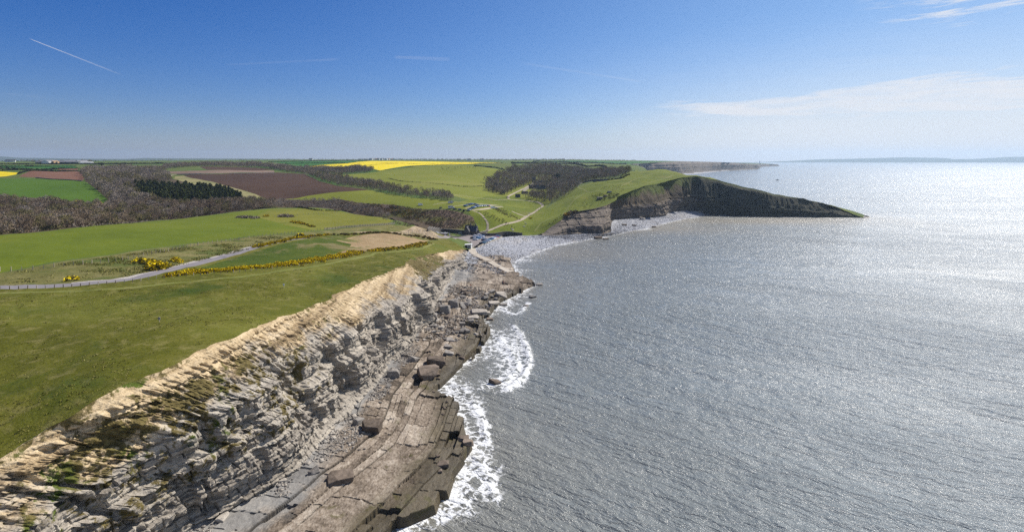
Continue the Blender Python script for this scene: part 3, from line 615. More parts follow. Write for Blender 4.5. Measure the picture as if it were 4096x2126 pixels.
# ------------------------------------------------------------------ cliffs
def arc(P): return np.concatenate([[0], np.cumsum(np.linalg.norm(np.diff(P[:, :2], axis=0), axis=1))])
def resample(P, s):
    a = arc(P); a = a / a[-1]; return np.stack([np.interp(s, a, P[:, i]) for i in range(P.shape[1])], 1)
def cliff(name, mat, top, bot, svals, nt, kind):
    """top / bot: matched polylines. svals: station parameter (index based, so matched stations stay matched)"""
    idx = np.linspace(0, 1, len(top))
    Tp = np.stack([np.interp(svals, idx, top[:, i]) for i in range(3)], 1); Bp = np.stack([np.interp(svals, idx, bot[:, i]) for i in range(3)], 1)
    Tp[:, 2] = zt(Tp[:, 0], Tp[:, 1]) - .02
    mid = (Tp + Bp) / 2; al = arc(mid)
    k = max(3, len(svals) // 60); ker = np.ones(k) / k
    tg = np.gradient(mid[:, :2], axis=0); tg = np.stack([np.convolve(np.pad(tg[:, i], k // 2, mode='edge'), ker, 'valid')[:len(tg)] for i in (0, 1)], 1)
    tg /= np.linalg.norm(tg, axis=1)[:, None] + 1e-9; nn = np.stack([tg[:, 1], -tg[:, 0]], 1)       # seaward
    t = np.linspace(0, 1, nt); S, TT = np.meshgrid(al, t, indexing='ij'); Yv = np.broadcast_to(mid[:, 1:2], S.shape)
    Zb, Zt = Bp[:, 2:3], Tp[:, 2:3]; Hh = Zt - Zb; Z = Zb + Hh * TT
    veg = np.zeros_like(S); lay_ = np.full_like(S, .5)
    if kind == 'near':
        sl = sst(fbm(S / 45, S * 0, oct=2, seed=4), .35, .65)
        slump = 1 - sst(Yv, 118, 165); bowl = sst(Yv, 222, 245) * (1 - sst(Yv, 285, 312))
        kt = [0, .05, .10, .45, .50, .66, .72, .88, 1]
        ha = np.interp(TT, kt, [0, .03, .04, .10, .17, .21, .31, .66, 1]); hb = np.interp(TT, kt, [0, .03, .05, .17, .27, .35, .48, .76, 1]); hc = np.interp(TT, kt, [0, .03, .05, .13, .18, .28, .50, .80, 1])
        h = ha * (1 - slump) + hb * slump; h = h * (1 - bowl) + hc * bowl
        w = Z + (fbm(S / 40, Z / 40, seed=8) - .5) * 1.6
        li = np.floor(w / .46); l2 = np.floor(w / 1.35 + .3); l3 = np.floor(w / .92)
        mod = .55 + .6 * fbm(S / 14, Z / 8, oct=2, seed=21)
        d = (fbm(S / 34, Z / 120, oct=2, seed=11) - .5) * 7 + (fbm(S / 7, Z / 40, oct=2, seed=12) - .5) * 1.6
        d += (cellh(li, np.floor(S / 60), 31) - .5) * .85 * mod + (cellh(l2, np.floor(S / 90), 32) - .5) * 1.5 * mod
        js = S / 2.1 + cellh(l2, l2 * 0, 5) * 9; d += (cellh(np.floor(js), l2, 33) - .5) * .75 * mod - .55 * sst(np.abs((js % 1) - .5), .44, .49)
        j2 = S / .9 + cellh(li, li * 0, 6) * 9; d += (cellh(np.floor(j2), li, 34) - .5) * .34
        d -= .9 * (cellh(np.floor(S / 1.1 + cellh(l3, l3 * 0, 7) * 9), l3, 36) < .06)
        chaos = np.maximum(slump * sst(TT, .15, .3), 0); d += chaos * (fbm(S / 2.5, Z / 2.0, oct=4, seed=22, gain=.6) - .5) * 1.0
        lowm = sst(TT, .06, .16) * (1 - sst(TT, .60, .80))
        gul = sst(fbm(S / 7, Z / 16, oct=3, seed=15), .54, .61); d -= gul * lowm * 3.0 * (.4 + .6 * sst(Yv, 100, 150))
        d -= sst(fbm(S / 3.2, Z / 11, oct=3, seed=16), .60, .68) * sst(TT, .05, .12) * (1 - sst(TT, .8, .92)) * 1.6
        up = sst(TT, .58, .80); ribs = (fbm(S / .9, Z / 2.0, oct=4, seed=18, gain=.6) - .5) * 2.1
        d = d * (1 - .45 * up) + ribs * up * sst(TT, 1.0, .93)
        d += (fbm(S / .8, Z / .5, oct=2, seed=19) - .5) * .22
        # the projecting buttress three quarters of the way along
        d += 4.5 * np.exp(-((Yv - 214) / 7) ** 2) * (1 - sst(TT, .55, .85)) + 3.0 * np.exp(-((Yv - 318) / 10) ** 2) * (1 - sst(TT, .7, .95))
        d -= 4.0 * np.exp(-((Yv - 228) / 4.5) ** 2) * lowm
        lay_ = .5 * cellh(li, li * 0, 37) + .5 * cellh(l2, li * 0, 38)
        veg = .13 + slump * .33 * sst(TT, .22, .36) * (1 - sst(TT, .84, .95)) + .22 * sst(TT, .68, .85) * sst(fbm(S / 16, TT * 3, oct=3, seed=27), .42, .58) + bowl * .55 * sst(TT, .55, .7) + .22 * sst(TT, .95, 1)
        mask = sst(TT, 1.0, .94) * sst(TT, -.06, .06); 
    elif kind == 'head':
        step = 1 - sst(S / al[-1], .20, .30)
        kt = [0, .06, .36, .42, .60, 1]
        ha = np.interp(TT, kt, [0, .05, .12, .24, .50, 1]); hb = np.interp(TT, kt, [0, .03, .14, .22, .42, 1]); h = ha * step + hb * (1 - step)
        li = np.floor(Z / 1.3); l2 = np.floor(Z / 3.2)
        d = (fbm(S / 45, Z / 70, oct=2, seed=51) - .5) * 16 + (fbm(S / 11, Z / 30, oct=3, seed=52) - .5) * 6
        thr = .46 + .62 * step; low = 1 - sst(TT, thr - .06, thr + .06); d += low * ((cellh(li, li * 0, 61) - .5) * 1.8 + (cellh(np.floor(S / 4), l2, 63) - .5) * 2.4)
        d += (1 - low) * (np.abs(fbm(S / 4.2 + TT * 2, Z / 16, oct=3, seed=54) - .5)) * -5.0
        rib = [(al[0] + f * al[-1]) for f in (.43, .575)]
        for r, a_ in zip(rib, (9, 15)): d += a_ * np.exp(-((S - r + (1 - TT) * 16) / 7) ** 2) * np.sin(np.pi * np.clip(TT, 0, 1) ** .8)
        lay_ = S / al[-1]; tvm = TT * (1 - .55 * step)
        mask = sst(TT, 1.0, .90) * sst(TT, -.05, .06); mask = mask * np.clip(Hh / 14, .1, 1)
    else:
        h = np.interp(TT, [0, .1, .8, 1], [0, .15, .6, 1]); li = np.floor(Z / 4)
        d = (fbm(S / 130, Z / 200, oct=3, seed=71) - .5) * 60 + (fbm(S / 28, Z / 90, oct=3, seed=72) - .5) * 26 + (cellh(li, li * 0, 73) - .5) * 6
        mask = sst(TT, 1.0, .9)
    d = d * mask
    X = Bp[:, 0:1] + (Tp[:, 0:1] - Bp[:, 0:1]) * h + nn[:, 0:1] * d; Y = Bp[:, 1:2] + (Tp[:, 1:2] - Bp[:, 1:2]) * h + nn[:, 1:2] * d
    Zz = Z + (0 if kind != 'near' else (fbm(S / 1.2, Z / 1.2, oct=2, seed=29) - .5) * .5 * mask)
    Zz[:, 0] -= 2.5
    V = np.stack([X, Y, Zz], 2).reshape(-1, 3)
    o = link(bpy.data.objects.new(name, mesh_np(name, V, grid_faces(len(svals), nt), [MATS[mat]], smooth=False, attrs={'tv': tvm if kind == 'head' else TT, 'veg': veg, 'lay': lay_})))
    tag(o, kind='structure'); return X, Y, Zz
sv = []; s_ = 0.0
CBd = catmull(CB, 14); Ydens = CBd[:, 1]
al_ = arc((CTd + CBd) / 2)
sp = np.interp(np.linspace(0, al_[-1], 4000), al_, np.clip(np.hypot(Ydens, 60) / 560, .17, .55)); cum = np.concatenate([[0], np.cumsum((al_[-1] / 3999) / sp[1:])])
ns = int(cum[-1]); arcs = np.interp(np.linspace(0, cum[-1], ns), cum, np.linspace(0, al_[-1], 4000))
svN = np.interp(arcs, al_, np.linspace(0, 1, len(al_)))
cliff('cliff', 'cliff_near', CTd, CBd, svN, 210, 'near')
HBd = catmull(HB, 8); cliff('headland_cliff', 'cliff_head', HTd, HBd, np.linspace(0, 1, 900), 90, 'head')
FBd = catmull(FB, 8); cliff('far_cliff', 'cliff_far', FTd, FBd, np.linspace(0, 1, 500), 24, 'far')
# seaward side of the headland, plain slope into the water
RR = np.array([HT[-1]] + REAR + [FT[0]], float); Rt = catmull(RR, 6); Rt[:, 2] = zt(Rt[:, 0], Rt[:, 1]); tg = np.gradient(Rt[:, :2], axis=0); tg /= np.linalg.norm(tg, axis=1)[:, None]
Rb = np.column_stack([Rt[:, 0] + tg[:, 1] * 6, Rt[:, 1] - tg[:, 0] * 6, np.full(len(Rt), -2.0)])
V = np.stack([Rb, Rt], 1).reshape(-1, 3); tag(link(bpy.data.objects.new('rear_cliff', mesh_np('rear_cliff', V, grid_faces(len(Rt), 2), [MATS['cliff_head']], attrs={'tv': np.tile([0, .3], len(Rt))}))), kind='structure')

# ------------------------------------------------------------------ wave-cut pavement below the near cliff
EW = [(-26, -10), (-25, 60)] + [wz(x, y, 0)[:2] for x, y in [(1010, 1330), (1098, 1292), (1125, 1212), (1186, 1130), (1150, 1022), (1090, 990), (1150, 930), (1200, 890), (1230, 832), (1215, 808), (1260, 760), (1342, 720), (1300, 690), (1283, 664)]]
EW = np.array(EW); 
xb = lambda Y: np.interp(Y, CBd[:, 1], CBd[:, 0]); xe = lambda Y: np.interp(Y, EW[:, 1], EW[:, 0])
def pave(X, Y):
    """height, wetness, block shade, crack of the rock pavement"""
    xbs = np.interp(Y, [-10, 90, 120, 160, 220, 300, 350], [-66, -57, -45, -39, -36, -31, -30]); q = X - xbs
    wb = np.maximum(xe(Y) - xbs, 4)
    lean = (Y - 120) * .03
    qq = (q + lean + (fbm(Y / 26, q / 40, oct=3, seed=81) - .5) * 6) / 3.7; si = np.floor(qq + .6 * np.sin(qq * 1.7)); 
    ed = np.abs(((qq + .6 * np.sin(qq * 1.7)) % 1) - .5)
    L = 4.0 + 6 * cellh(si, si * 0, 82); yy_ = Y / L + cellh(si, si * 0, 83) * 7 + (fbm(X / 12, Y / 30, seed=84) - .5) * .9; bj = np.floor(yy_); eb = np.abs((yy_ % 1) - .5) * L
    c = cellh(si, bj, 85); c2 = cellh(si, bj, 86); wq = np.clip(q / wb, -.2, 1.5)
    wc = np.clip(wq + (c2 - .5) * .10, -.2, 1.6)
    base = 4.4 - 2.6 * np.clip(wq, 0, 1) ** 1.2
    z = base + np.sin(si * 2.4) * .22 + (c - .5) * .42 * (.4 + sst(wq, .35, .9)) + ((qq % 1) - .5) * -.35
    z = z - 1.1 * (c < .08) * (wq > .45) - .5 * (c2 > .90)
    rub = sst(Y, 258, 285); yl = (Y + .12 * X + 5 * fbm(X / 22, Y / 30, oct=3, seed=95)) / 3.4; yi = np.floor(yl); xl = X / 6.5 + cellh(yi, yi * 0, 98) * 9
    z2 = base + .5 + (cellh(yi, yi * 0, 96) - .5) * 1.0 + (cellh(yi, np.floor(xl), 97) - .5) * .5 + ((yl % 1) - .5) * .5 - .7 * (cellh(yi, np.floor(xl), 99) < .14) + (fbm(X / 1.5, Y / 1.5, oct=3, seed=88) - .5) * .4
    z = z * (1 - rub) + z2 * rub
    z += (fbm(X / 1.6, Y / 3, oct=4, seed=87) - .5) * .42
    wq0 = wq; wq = wq * (1 - .55 * rub)
    cr = (1 - rub) * np.maximum(sst((.5 - ed) * 3.7, .14, .04), sst(L * .5 - eb, .14, .04) * (c > .4)); z -= cr * .35
    edge = sst(wc, .985, 1.015); z = z * (1 - edge) + edge * (-1.6)
    z = z + sst(q, 1.5, -2.5) * .8
    return z, np.clip(wq, 0, 1.2) * (1 + .0 * q) + .22 * sst(Y, 104, 128) * sst(wq, .0, .12) * (1 - sst(wq, .3, .5)) + .08 * (c - .5), c * .6 + .4 * cellh(si, si * 0, 89), cr
Yr = [40.0]
while Yr[-1] < 356: Yr.append(Yr[-1] + np.clip(Yr[-1] / 520, .17, .5))
Yr = np.array(Yr); nx = 270; U = np.linspace(0, 1, nx)
XL = xb(Yr)[:, None] - 3.5; XR = np.maximum(xe(Yr)[:, None], XL + 8) + 7; X = XL + (XR - XL) * U[None]; Y = np.broadcast_to(Yr[:, None], X.shape)
pz, pw, pb, pc = pave(X, Y)
o = link(bpy.data.objects.new('rock_pavement', mesh_np('rock_pavement', np.stack([X, Y, pz], 2).reshape(-1, 3), grid_faces(len(Yr), nx), [MATS['pavement']], attrs={'wet': pw, 'blk': pb, 'crack': pc}))); tag(o, kind='structure')

# ------------------------------------------------------------------ shingle beach round the bay
BP = [((-33, 316, 5.4), (1286, 668)), ((-31, 352, 5.6), (1300, 652)), ((-24, 374, 5.9), (1330, 640)), (wz(1262, 596.5, 5.6), (1400, 615)), (wz(1345, 592, 4.6), (1450, 605.5)), (HB[1], (1480, 600)),
      (HB[3], (1510, 595)), (HB[5], (1547, 588)), (HB[6], (1590, 579)), (HB[7], (1630, 572)), (HB[8], (1665, 562)), (HB[9], (1712, 551)), (HB[10], (1750, 544.5)), (HB[12], (1790, 538)), (HB[13], (1822, 537.9))]
BK = catmull([b for b, _ in BP], 26); WT = catmull([wz(x, y, 0) for _, (x, y) in BP], 26); nb = 90; U = np.linspace(-.06, 1.25, nb)[None]
X = BK[:, 0:1] + (WT[:, 0:1] - BK[:, 0:1]) * U; Y = BK[:, 1:2] + (WT[:, 1:2] - BK[:, 1:2]) * U
zb_ = BK[:, 2:3]; Z = zb_ * (1 - np.clip(U, -.1, 2) ** 1.25 * np.sign(1)) if False else np.where(U < 0, zb_, zb_ * (1 - np.abs(U) ** 1.3))
Z = Z + (fbm(X / 9, Y / 9, oct=3, seed=91) - .5) * .9 + (fbm(X / 2, Y / 2, oct=2, seed=92) - .5) * .35
o = link(bpy.data.objects.new('shingle_beach', mesh_np('shingle_beach', np.stack([X, Y, Z], 2).reshape(-1, 3), grid_faces(len(BK), nb), [MATS['shingle']], smooth=True))); tag(o, kind='structure')
BEACH = (BK, WT)
def beach_z(X, Y):
    m = (BK[:, :2] + WT[:, :2]) / 2; i = int(np.argmin((m[:, 0] - X) ** 2 + (m[:, 1] - Y) ** 2)); d = WT[i, :2] - BK[i, :2]
    u = float(np.clip(((X - BK[i, 0]) * d[0] + (Y - BK[i, 1]) * d[1]) / (d @ d), 0, 1.1)); return BK[i, 2] * (1 - u ** 1.3)
# far beach below the distant cliffs
FB2 = np.array([(b[0] - 8, b[1] + 8, 3.0) for b in FBd[:60]]); 
off = np.interp(np.arange(60), [0, 12, 24, 36, 59], [60, 60, 75, 25, 10]); tg = np.gradient(FB2[:, :2], axis=0); tg /= np.linalg.norm(tg, axis=1)[:, None]
FW = np.column_stack([FB2[:, 0] + tg[:, 1] * off, FB2[:, 1] - tg[:, 0] * off, np.full(60, -.5)])
tag(link(bpy.data.objects.new('far_beach', mesh_np('far_beach', np.stack([FB2, FW], 1).reshape(-1, 3), grid_faces(60, 2), [MATS['shingle']]))), kind='structure')

# ------------------------------------------------------------------ sea
SHORE = [tuple(p) for p in EW[1:]] + [tuple(p[:2]) for p in WT[30:-1:6]] + [tuple(p[:2]) for p in HB[13:]]
ly = []; Yv = 40.0
while Yv < 15000: ly.append(Yv); Yv += Yv * (.0036 if Yv < 700 else (.012 if Yv < 3000 else .05))
ly.append(15000); ly = np.array(ly); ua = np.concatenate([np.linspace(-.9, -.25, 60, endpoint=False), np.linspace(-.25, 1.05, 380, endpoint=False), np.linspace(1.05, 1.7, 40)])
X = ly[:, None] * ua[None]; Y = np.broadcast_to(ly[:, None], X.shape)
near = (Y < 760) & (X < 480)
D = np.full(X.shape, 400.0); D[near] = polydist(X[near], Y[near], SHORE)
am = .17 * np.exp(-(Y / 420) ** 2) * sst(D, 2, 25)
def swell(dx, dy, wl, seed, wob):
    ph = (X * dx + Y * dy) / math.hypot(dx, dy) * 2 * math.pi / wl + wob * (fbm(X / (wl * 4), Y / (wl * 7), oct=3, seed=seed) - .5)
    env = sst(fbm(X / (wl * 3), Y / (wl * 5), oct=2, seed=seed + 1), .3, .7)
    return np.sin(ph) * env
Z = am * (swell(.62, .78, 24, 111, 12) * 1.5 + swell(.55, .83, 13, 101, 16) * 1.0 + swell(.70, .71, 7.4, 104, 18) * .6 + swell(.45, .89, 5.1, 107, 14) * .4 + 1.4 * (fbm(X / 3, Y / 8, oct=3, seed=102) - .5))
foam = .85 * np.exp(-D / np.where(Y > 335, 6.5, 3.0)) * (D < 60) * (.45 + .75 * fbm(X / 14, Y / 14, oct=2, seed=105))
# surf zones: (x, y in the photograph, half sizes in metres, strength)
for x, y, rx, ry, a_ in [(1170, 1190, 9, 9, .62), (1150, 1270, 8, 5, .55), (1200, 1100, 7, 12, .55), (1215, 1215, 9, 8, .30), (1185, 1000, 9, 7, .62), (1130, 975, 7, 5, .70), (1245, 965, 10, 5, .62), (1295, 945, 8, 9, .68), (1300, 885, 7, 14, .78),
                         (1265, 910, 9, 14, .45), (1250, 860, 9, 12, .50), (1290, 835, 6, 10, .55), (1275, 765, 10, 9, .66), (1330, 745, 11, 8, .55), (1300, 790, 10, 12, .30), (1350, 705, 12, 10, .50), (1320, 680, 12, 10, .60), (1370, 640, 16, 14, .35), (1480, 612, 22, 14, .42), (1330, 655, 9, 9, .62),
                         (1560, 598, 26, 10, .40), (1640, 577, 22, 9, .40), (1740, 556, 22, 8, .38), (1800, 541, 14, 8, .4)]:
    bx, by, _ = wz(x, y, 0); foam = foam + .60 * a_ * np.exp(-((X - bx) / rx) ** 2 - ((Y - by) / ry) ** 2) * (D < 120)
for line, hgt_ in [([(1288, 815), (1316, 850), (1330, 900), (1320, 940), (1275, 978)], .75), ([(1255, 850), (1285, 885), (1300, 925), (1270, 955)], .5), ([(1262, 775), (1300, 790), (1330, 760)], .5), ([(1190, 1010), (1215, 1060), (1222, 1110)], .45), ([(1195, 1150), (1230, 1200), (1240, 1250)], .4)]:
    cl_ = catmull([wz(x, y, 0)[:2] for x, y in line], 6); bx = (X > cl_[:, 0].min() - 12) & (X < cl_[:, 0].max() + 12) & (Y > cl_[:, 1].min() - 12) & (Y < cl_[:, 1].max() + 12); dd = polydist(X[bx], Y[bx], [tuple(q_) for q_ in cl_])
    Z[bx] += hgt_ * np.exp(-(dd / 1.0) ** 2) * (.5 + vnoise(X[bx] / 3, Y[bx] / 3, seed=9)); foam[bx] += .55 * np.exp(-(dd / 1.5) ** 2)
foam = np.clip(foam, 0, .76)
turb = np.clip(.5 * np.exp(-D / 40) + .25 * np.exp(-D / 140), 0, 1)
for x, y, rx, ry, a_ in [(1900, 556, 110, 28, .75), (1700, 575, 70, 30, .5), (1450, 640, 60, 40, .35)]:
    bx, by, _ = wz(x, y, 0); turb = np.clip(turb + a_ * np.exp(-((X - bx) / rx) ** 2 - ((Y - by) / ry) ** 2), 0, 1)
o = link(bpy.data.objects.new('sea', mesh_np('sea', np.stack([X, Y, Z], 2).reshape(-1, 3), grid_faces(len(ly), len(ua)), [MATS['sea_water']], smooth=True, attrs={'foam': foam, 'turb': turb}))); tag(o, kind='structure')
# distant hills across the water and inland, blue with the air between
def hills(name, x0, x1, Yd, prof, thick, seed, mat):
    xs = np.linspace(x0, x1, 160); u = np.linspace(0, 1, 160); hgt = np.interp(u, [p[0] for p in prof], [p[1] for p in prof]) * (1 + .10 * (fbm(u * 14, u * 0, oct=4, seed=seed) - .5))
    rows = []
    for k, f in enumerate([0, .35, .7, .9, 1.0, .9, .5, 0]): rows.append(np.column_stack([xs, np.full(160, Yd + thick * k / 7) + 150 * fbm(u * 9, u * 0 + k, seed=seed), hgt * f - 3]))
    V = np.stack(rows, 0).reshape(-1, 3)
    return tag(link(bpy.data.objects.new(name, mesh_np(name, V, grid_faces(8, 160), [MATS[mat]], smooth=True))), kind='structure')
hills('distant_coast', 9300, 14800, 13000, [(0, 0), (.15, 45), (.4, 90), (.6, 95), (.75, 150), (1, 170)], 1500, 7, 'needles')
hills('distant_coast', 6800, 12500, 14200, [(0, 0), (.2, 40), (.35, 85), (.6, 115), (.8, 145), (1, 120)], 700, 8, 'needles')
hills('distant_hill', -11600, -7000, 9300, [(0, 62), (.12, 90), (.23, 150), (.33, 118), (.55, 100), (.8, 90), (1, 80)], 1800, 11, 'needles')
hills('distant_hill', -8000, -3300, 9100, [(0, 70), (.2, 105), (.5, 98), (.8, 90), (1, 60)], 1200, 12, 'needles')
# ------------------------------------------------------------------ plants
def tris_dome(n, rx, rz, z0, size, rg, shell=.55, up=.5, slim=.28, flat=0.0):
    """n loose sprays filling a dome: shell>0 pushes them outwards, slim makes twigs rather than leaves"""
    d = rg.normal(size=(n, 3)); d[:, 2] = np.abs(d[:, 2]) * 1.0 - flat; d /= np.linalg.norm(d, axis=1)[:, None]
    r = rg.random(n) ** (1 / 3) * (1 - shell) + shell; r = np.minimum(r, 1) * (.86 + .28 * vnoise(d[:, 0] * 2.2 + 9, d[:, 1] * 2.2, d[:, 2] * 2.2, int(rg.integers(999))))
    c = d * r[:, None] * np.array([rx, rx, rz]) + np.array([0, 0, z0])
    ax = d + rg.normal(size=(n, 3)) * .55; ax[:, 2] += up; ax /= np.linalg.norm(ax, axis=1)[:, None]
    sd = np.cross(ax, rg.normal(size=(n, 3))); sd /= np.linalg.norm(sd, axis=1)[:, None]
    L = size * (.6 + .8 * rg.random(n))[:, None]
    V = np.stack([c - ax * L * .5 - sd * L * slim, c - ax * L * .5 + sd * L * slim, c + ax * L * .6], 1).reshape(-1, 3)
    return V, np.arange(n * 3).reshape(-1, 3)
def stick(p, q, r1, r2, n=4):
    mb = MB(); mb.cyl(p, q, r1, r2, n); V = np.array([tuple(v) for v in mb.v]); F = []
    for f in mb.f:
        for i in range(1, len(f) - 1): F.append((f[0], f[i], f[i + 1]))
    return V, np.array(F)
def join(parts):
    V, F, M, o = [], [], [], 0
    for (v, f), m in parts: V.append(v); F.append(f + o); M.append(np.full(len(f), m)); o += len(v)
    return np.vstack(V), np.vstack(F), np.concatenate(M)
def bare_tree(seed, n=150, h=8.5, r=3.6):
    rg = np.random.default_rng(seed); pr = [(stick((0, 0, -.6), (0, 0, h * .45), .26, .16, 5), 1)]
    for k in range(5):
        a = k * 1.26 + rg.random(); pr.append((stick((0, 0, h * (.25 + .05 * k)), (math.cos(a) * r * .62, math.sin(a) * r * .62, h * (.62 + .05 * k)), .12, .03, 3), 1))
    pr.append((tris_dome(n, r, h * .62, h * .34, 0.85, rg, .55, .6, .20, .12), 0)); return join(pr)
def conifer(seed, n=170, h=11.0, r=2.6):
    rg = np.random.default_rng(seed); pr = [(stick((0, 0, -.6), (0, 0, h * .9), .24, .05, 5), 1)]
    z = rg.random(n) ** .8; a = rg.random(n) * 6.283; rr = r * (1.05 - z ** 1.4) * (.45 + .6 * rg.random(n)) * (.8 + .4 * np.sin(a * 3 + z * 9))
    c = np.column_stack([np.cos(a) * rr, np.sin(a) * rr, h * (.14 + .86 * z)]); ax = np.column_stack([np.cos(a), np.sin(a), rg.normal(size=n) * .4 + .1]); sd = np.cross(ax, rg.normal(size=(n, 3))); sd /= np.linalg.norm(sd, axis=1)[:, None]
    L = (1.0 + .8 * rg.random(n))[:, None]; V = np.stack([c - ax * L * .4 - sd * L * .42, c - ax * L * .4 + sd * L * .42, c + ax * L * .55], 1).reshape(-1, 3)
    pr.append(((V, np.arange(n * 3).reshape(-1, 3)), 0)); return join(pr)
def evergreen(seed, n=260, h=5.5, r=3.4):
    rg = np.random.default_rng(seed); pr = [(stick((0, 0, -.5), (0, 0, h * .6), .3, .1, 5), 1)]
    for k in range(4):
        V, F = tris_dome(n // 4, r * (.5 + .3 * rg.random()), h * .5, h * .25, 1.0, rg, .6, .1, .45, .3); V[:, :2] += rg.normal(size=2) * r * .38; V[:, 2] += rg.random() * h * .25; pr.append(((V, F), 0))
    return join(pr)
def shrub(seed, n=60, h=2.2, r=1.7, size=.75, slim=.25):
    rg = np.random.default_rng(seed); return join([(tris_dome(n, r, h, 0, size, rg, .5, .5, slim, .1), 0)])
def gorse(seed, n=110, bloom=.6, h=1.2, r=1.3):
    rg = np.random.default_rng(seed); nb = int(n * bloom); return join([(tris_dome(n - nb, r, h, 0, .55, rg, .4, .4, .35, .1), 0), (tris_dome(nb, r * 1.04, h * 1.05, .05, .42, rg, .85, .2, .5, .0), 1)])
def scatter(poly, sp, seed, jit=.42):
    rg = np.random.default_rng(seed); P = np.asarray(poly); x0, y0 = P.min(0); x1, y1 = P.max(0)
    gx, gy = np.meshgrid(np.arange(x0, x1, sp), np.arange(y0, y1, sp)); q = np.column_stack([gx.ravel(), gy.ravel()]) + rg.uniform(-jit, jit, (gx.size, 2)) * sp
    q = q[inpoly(q[:, 0], q[:, 1], [tuple(p) for p in P])]; q = q[np.abs(q[:, 0] / q[:, 1]) < 1.12]; return q
def merged(name, protos, pos, sc, rot, mats, seed=0, pick=None, kind='stuff', off=None):
    """one mesh with a copy of a prototype at every position"""
    rg = np.random.default_rng(seed); pick = rg.integers(0, len(protos), len(pos)) if pick is None else pick; VV, FF, MM, o = [], [], [], 0
    for k, (V, F, M) in enumerate(protos):
        s = np.where(pick == k)[0]
        if not len(s): continue
        c, n = np.cos(rot[s])[:, None], np.sin(rot[s])[:, None]; x = V[None, :, 0] * c - V[None, :, 1] * n; y = V[None, :, 0] * n + V[None, :, 1] * c
        W = np.stack([x * sc[s, None, ] + pos[s, 0:1], y * sc[s, None] + pos[s, 1:2], V[None, :, 2] * sc[s, None] + pos[s, 2:3]], 2).reshape(-1, 3)
        f = (F[None] + (np.arange(len(s)) * len(V))[:, None, None]).reshape(-1, 3) + o; VV.append(W); FF.append(f); MM.append(np.tile(M, len(s)) + (0 if off is None else off[k])); o += len(W)
    if not VV: return None
    ob = link(bpy.data.objects.new(name, mesh_np(name, np.vstack(VV), np.vstack(FF), [MATS[m] for m in mats], np.concatenate(MM))))
    if kind: tag(ob, kind=kind)
    return ob
def with_z(q): return np.column_stack([q, zt(q[:, 0], q[:, 1], False)])
# woods: polygon (photograph points on the ground), spacing, mean size, materials
WOODS = [
 ('west_scrub', dp((-60, 503), (0, 503), (110, 513), (210, 516), (290, 521), (420, 509), (520, 512), (600, 506), (690, 506), (690, 521), (640, 526), (560, 535), (400, 551), (200, 569), (0, 588), (-60, 594)), 6.2, .85, ('twigs', 'twigs_purple', 'twigs_olive', 'twigs_purple'), 'purple brown bare tree in the scrub wood below the bright green hillside field'),
 ('valley_wood', dp((216, 452), (203, 438), (225, 428), (300, 422), (400, 428), (425, 446), (432, 456), (350, 463), (335, 480), (350, 505), (400, 509), (330, 520), (292, 520), (283, 514), (240, 470)), 7.2, 1.15, ('twigs', 'twigs', 'twigs_olive', 'twigs'), 'pale grey bare tree in the long wood beside the red ploughed field'),
 ('scrub_line', dp((690, 505), (806, 504), (850, 502), (900, 518), (960, 532), (985, 549), (860, 527), (690, 520)), 4.6, .55, ('twigs', 'twigs_purple'), 'low bare brown tree in the scrub belt above the nearest pasture'),
 ('far_ridge_wood', dp((375, 428), (430, 417), (500, 414), (640, 414), (720, 420), (770, 428), (700, 425.5), (650, 421), (520, 418), (430, 423), (400, 432)), 7.5, 1.05, ('twigs_purple', 'twigs'), 'bare tree in the ridge wood on the skyline above the dark ploughed field'),
 ('diagonal_belt', dp((644, 414), (764, 426), (795, 437), (850, 446), (920, 459), (1000, 475), (1060, 485), (1119, 491), (1152, 505), (1106, 501), (1044, 496), (956, 483), (931, 476), (860, 468), (804, 453), (764, 436), (700, 428)), 6.6, .98, ('twigs', 'twigs_purple', 'twigs_olive'), 'bare tree in the belt running down between dark plough and pale green hill'),
 ('copse', dp((764, 422), (856, 423), (894, 420), (940, 427), (930, 433), (851, 439), (795, 434)), 6.5, .9, ('twigs', 'twigs_purple'), 'bare tree in the copse below the yellow rape field'),
 ('castle_wood', dp((1228, 482), (1222, 458), (1262, 436), (1290, 420), (1400, 419), (1480, 429), (1575, 431), (1585, 437), (1550, 446), (1500, 452), (1462, 462), (1440, 482), (1392, 510), (1370, 510), (1320, 496), (1345, 490), (1380, 486), (1380, 474), (1345, 474), (1330, 478), (1344, 458), (1325, 465), (1300, 474), (1262, 492)), 7.4, 1.1, ('twigs_purple', 'twigs', 'twigs_olive'), 'bare purple grey tree in the wood round the ruined walled garden'),
]
TREE_MATS = ['twigs', 'twigs_purple', 'twigs_olive']
bare_hi = [bare_tree(s, 330) for s in (1, 2, 3)]; bare_lo = [bare_tree(s, 170) for s in (4, 5)]
for b in (bare_lo,):
    for V, F, M in b: pass
tree_me = {}
for k, (V, F, M) in enumerate(bare_hi):
    for mt in TREE_MATS: tree_me[(k, mt)] = mesh_np('bare_tree', V, F, [MATS[mt], MATS['bark']], M)
cand = []
for wi, (nm, poly, sp, size, mats, label) in enumerate(WOODS):
    q = scatter(poly, sp, 200 + wi); q = with_z(q); rg = np.random.default_rng(300 + wi)
    sc = size * (.6 + .75 * rg.random(len(q))) * (.8 + .4 * vnoise(q[:, 0] / 30, q[:, 1] / 30, seed=wi)); rot = rg.random(len(q)) * 6.28; mi = rg.integers(0, len(mats), len(q))
    mi = np.where(rg.random(len(q)) < .7, (vnoise(q[:, 0] / 22, q[:, 1] / 22, seed=wi + 50) * len(mats) * .999).astype(int), mi)
    for i in range(len(q)): cand.append((q[i, 1] / sc[i], wi, q[i], sc[i], rot[i], mats[mi[i]]))
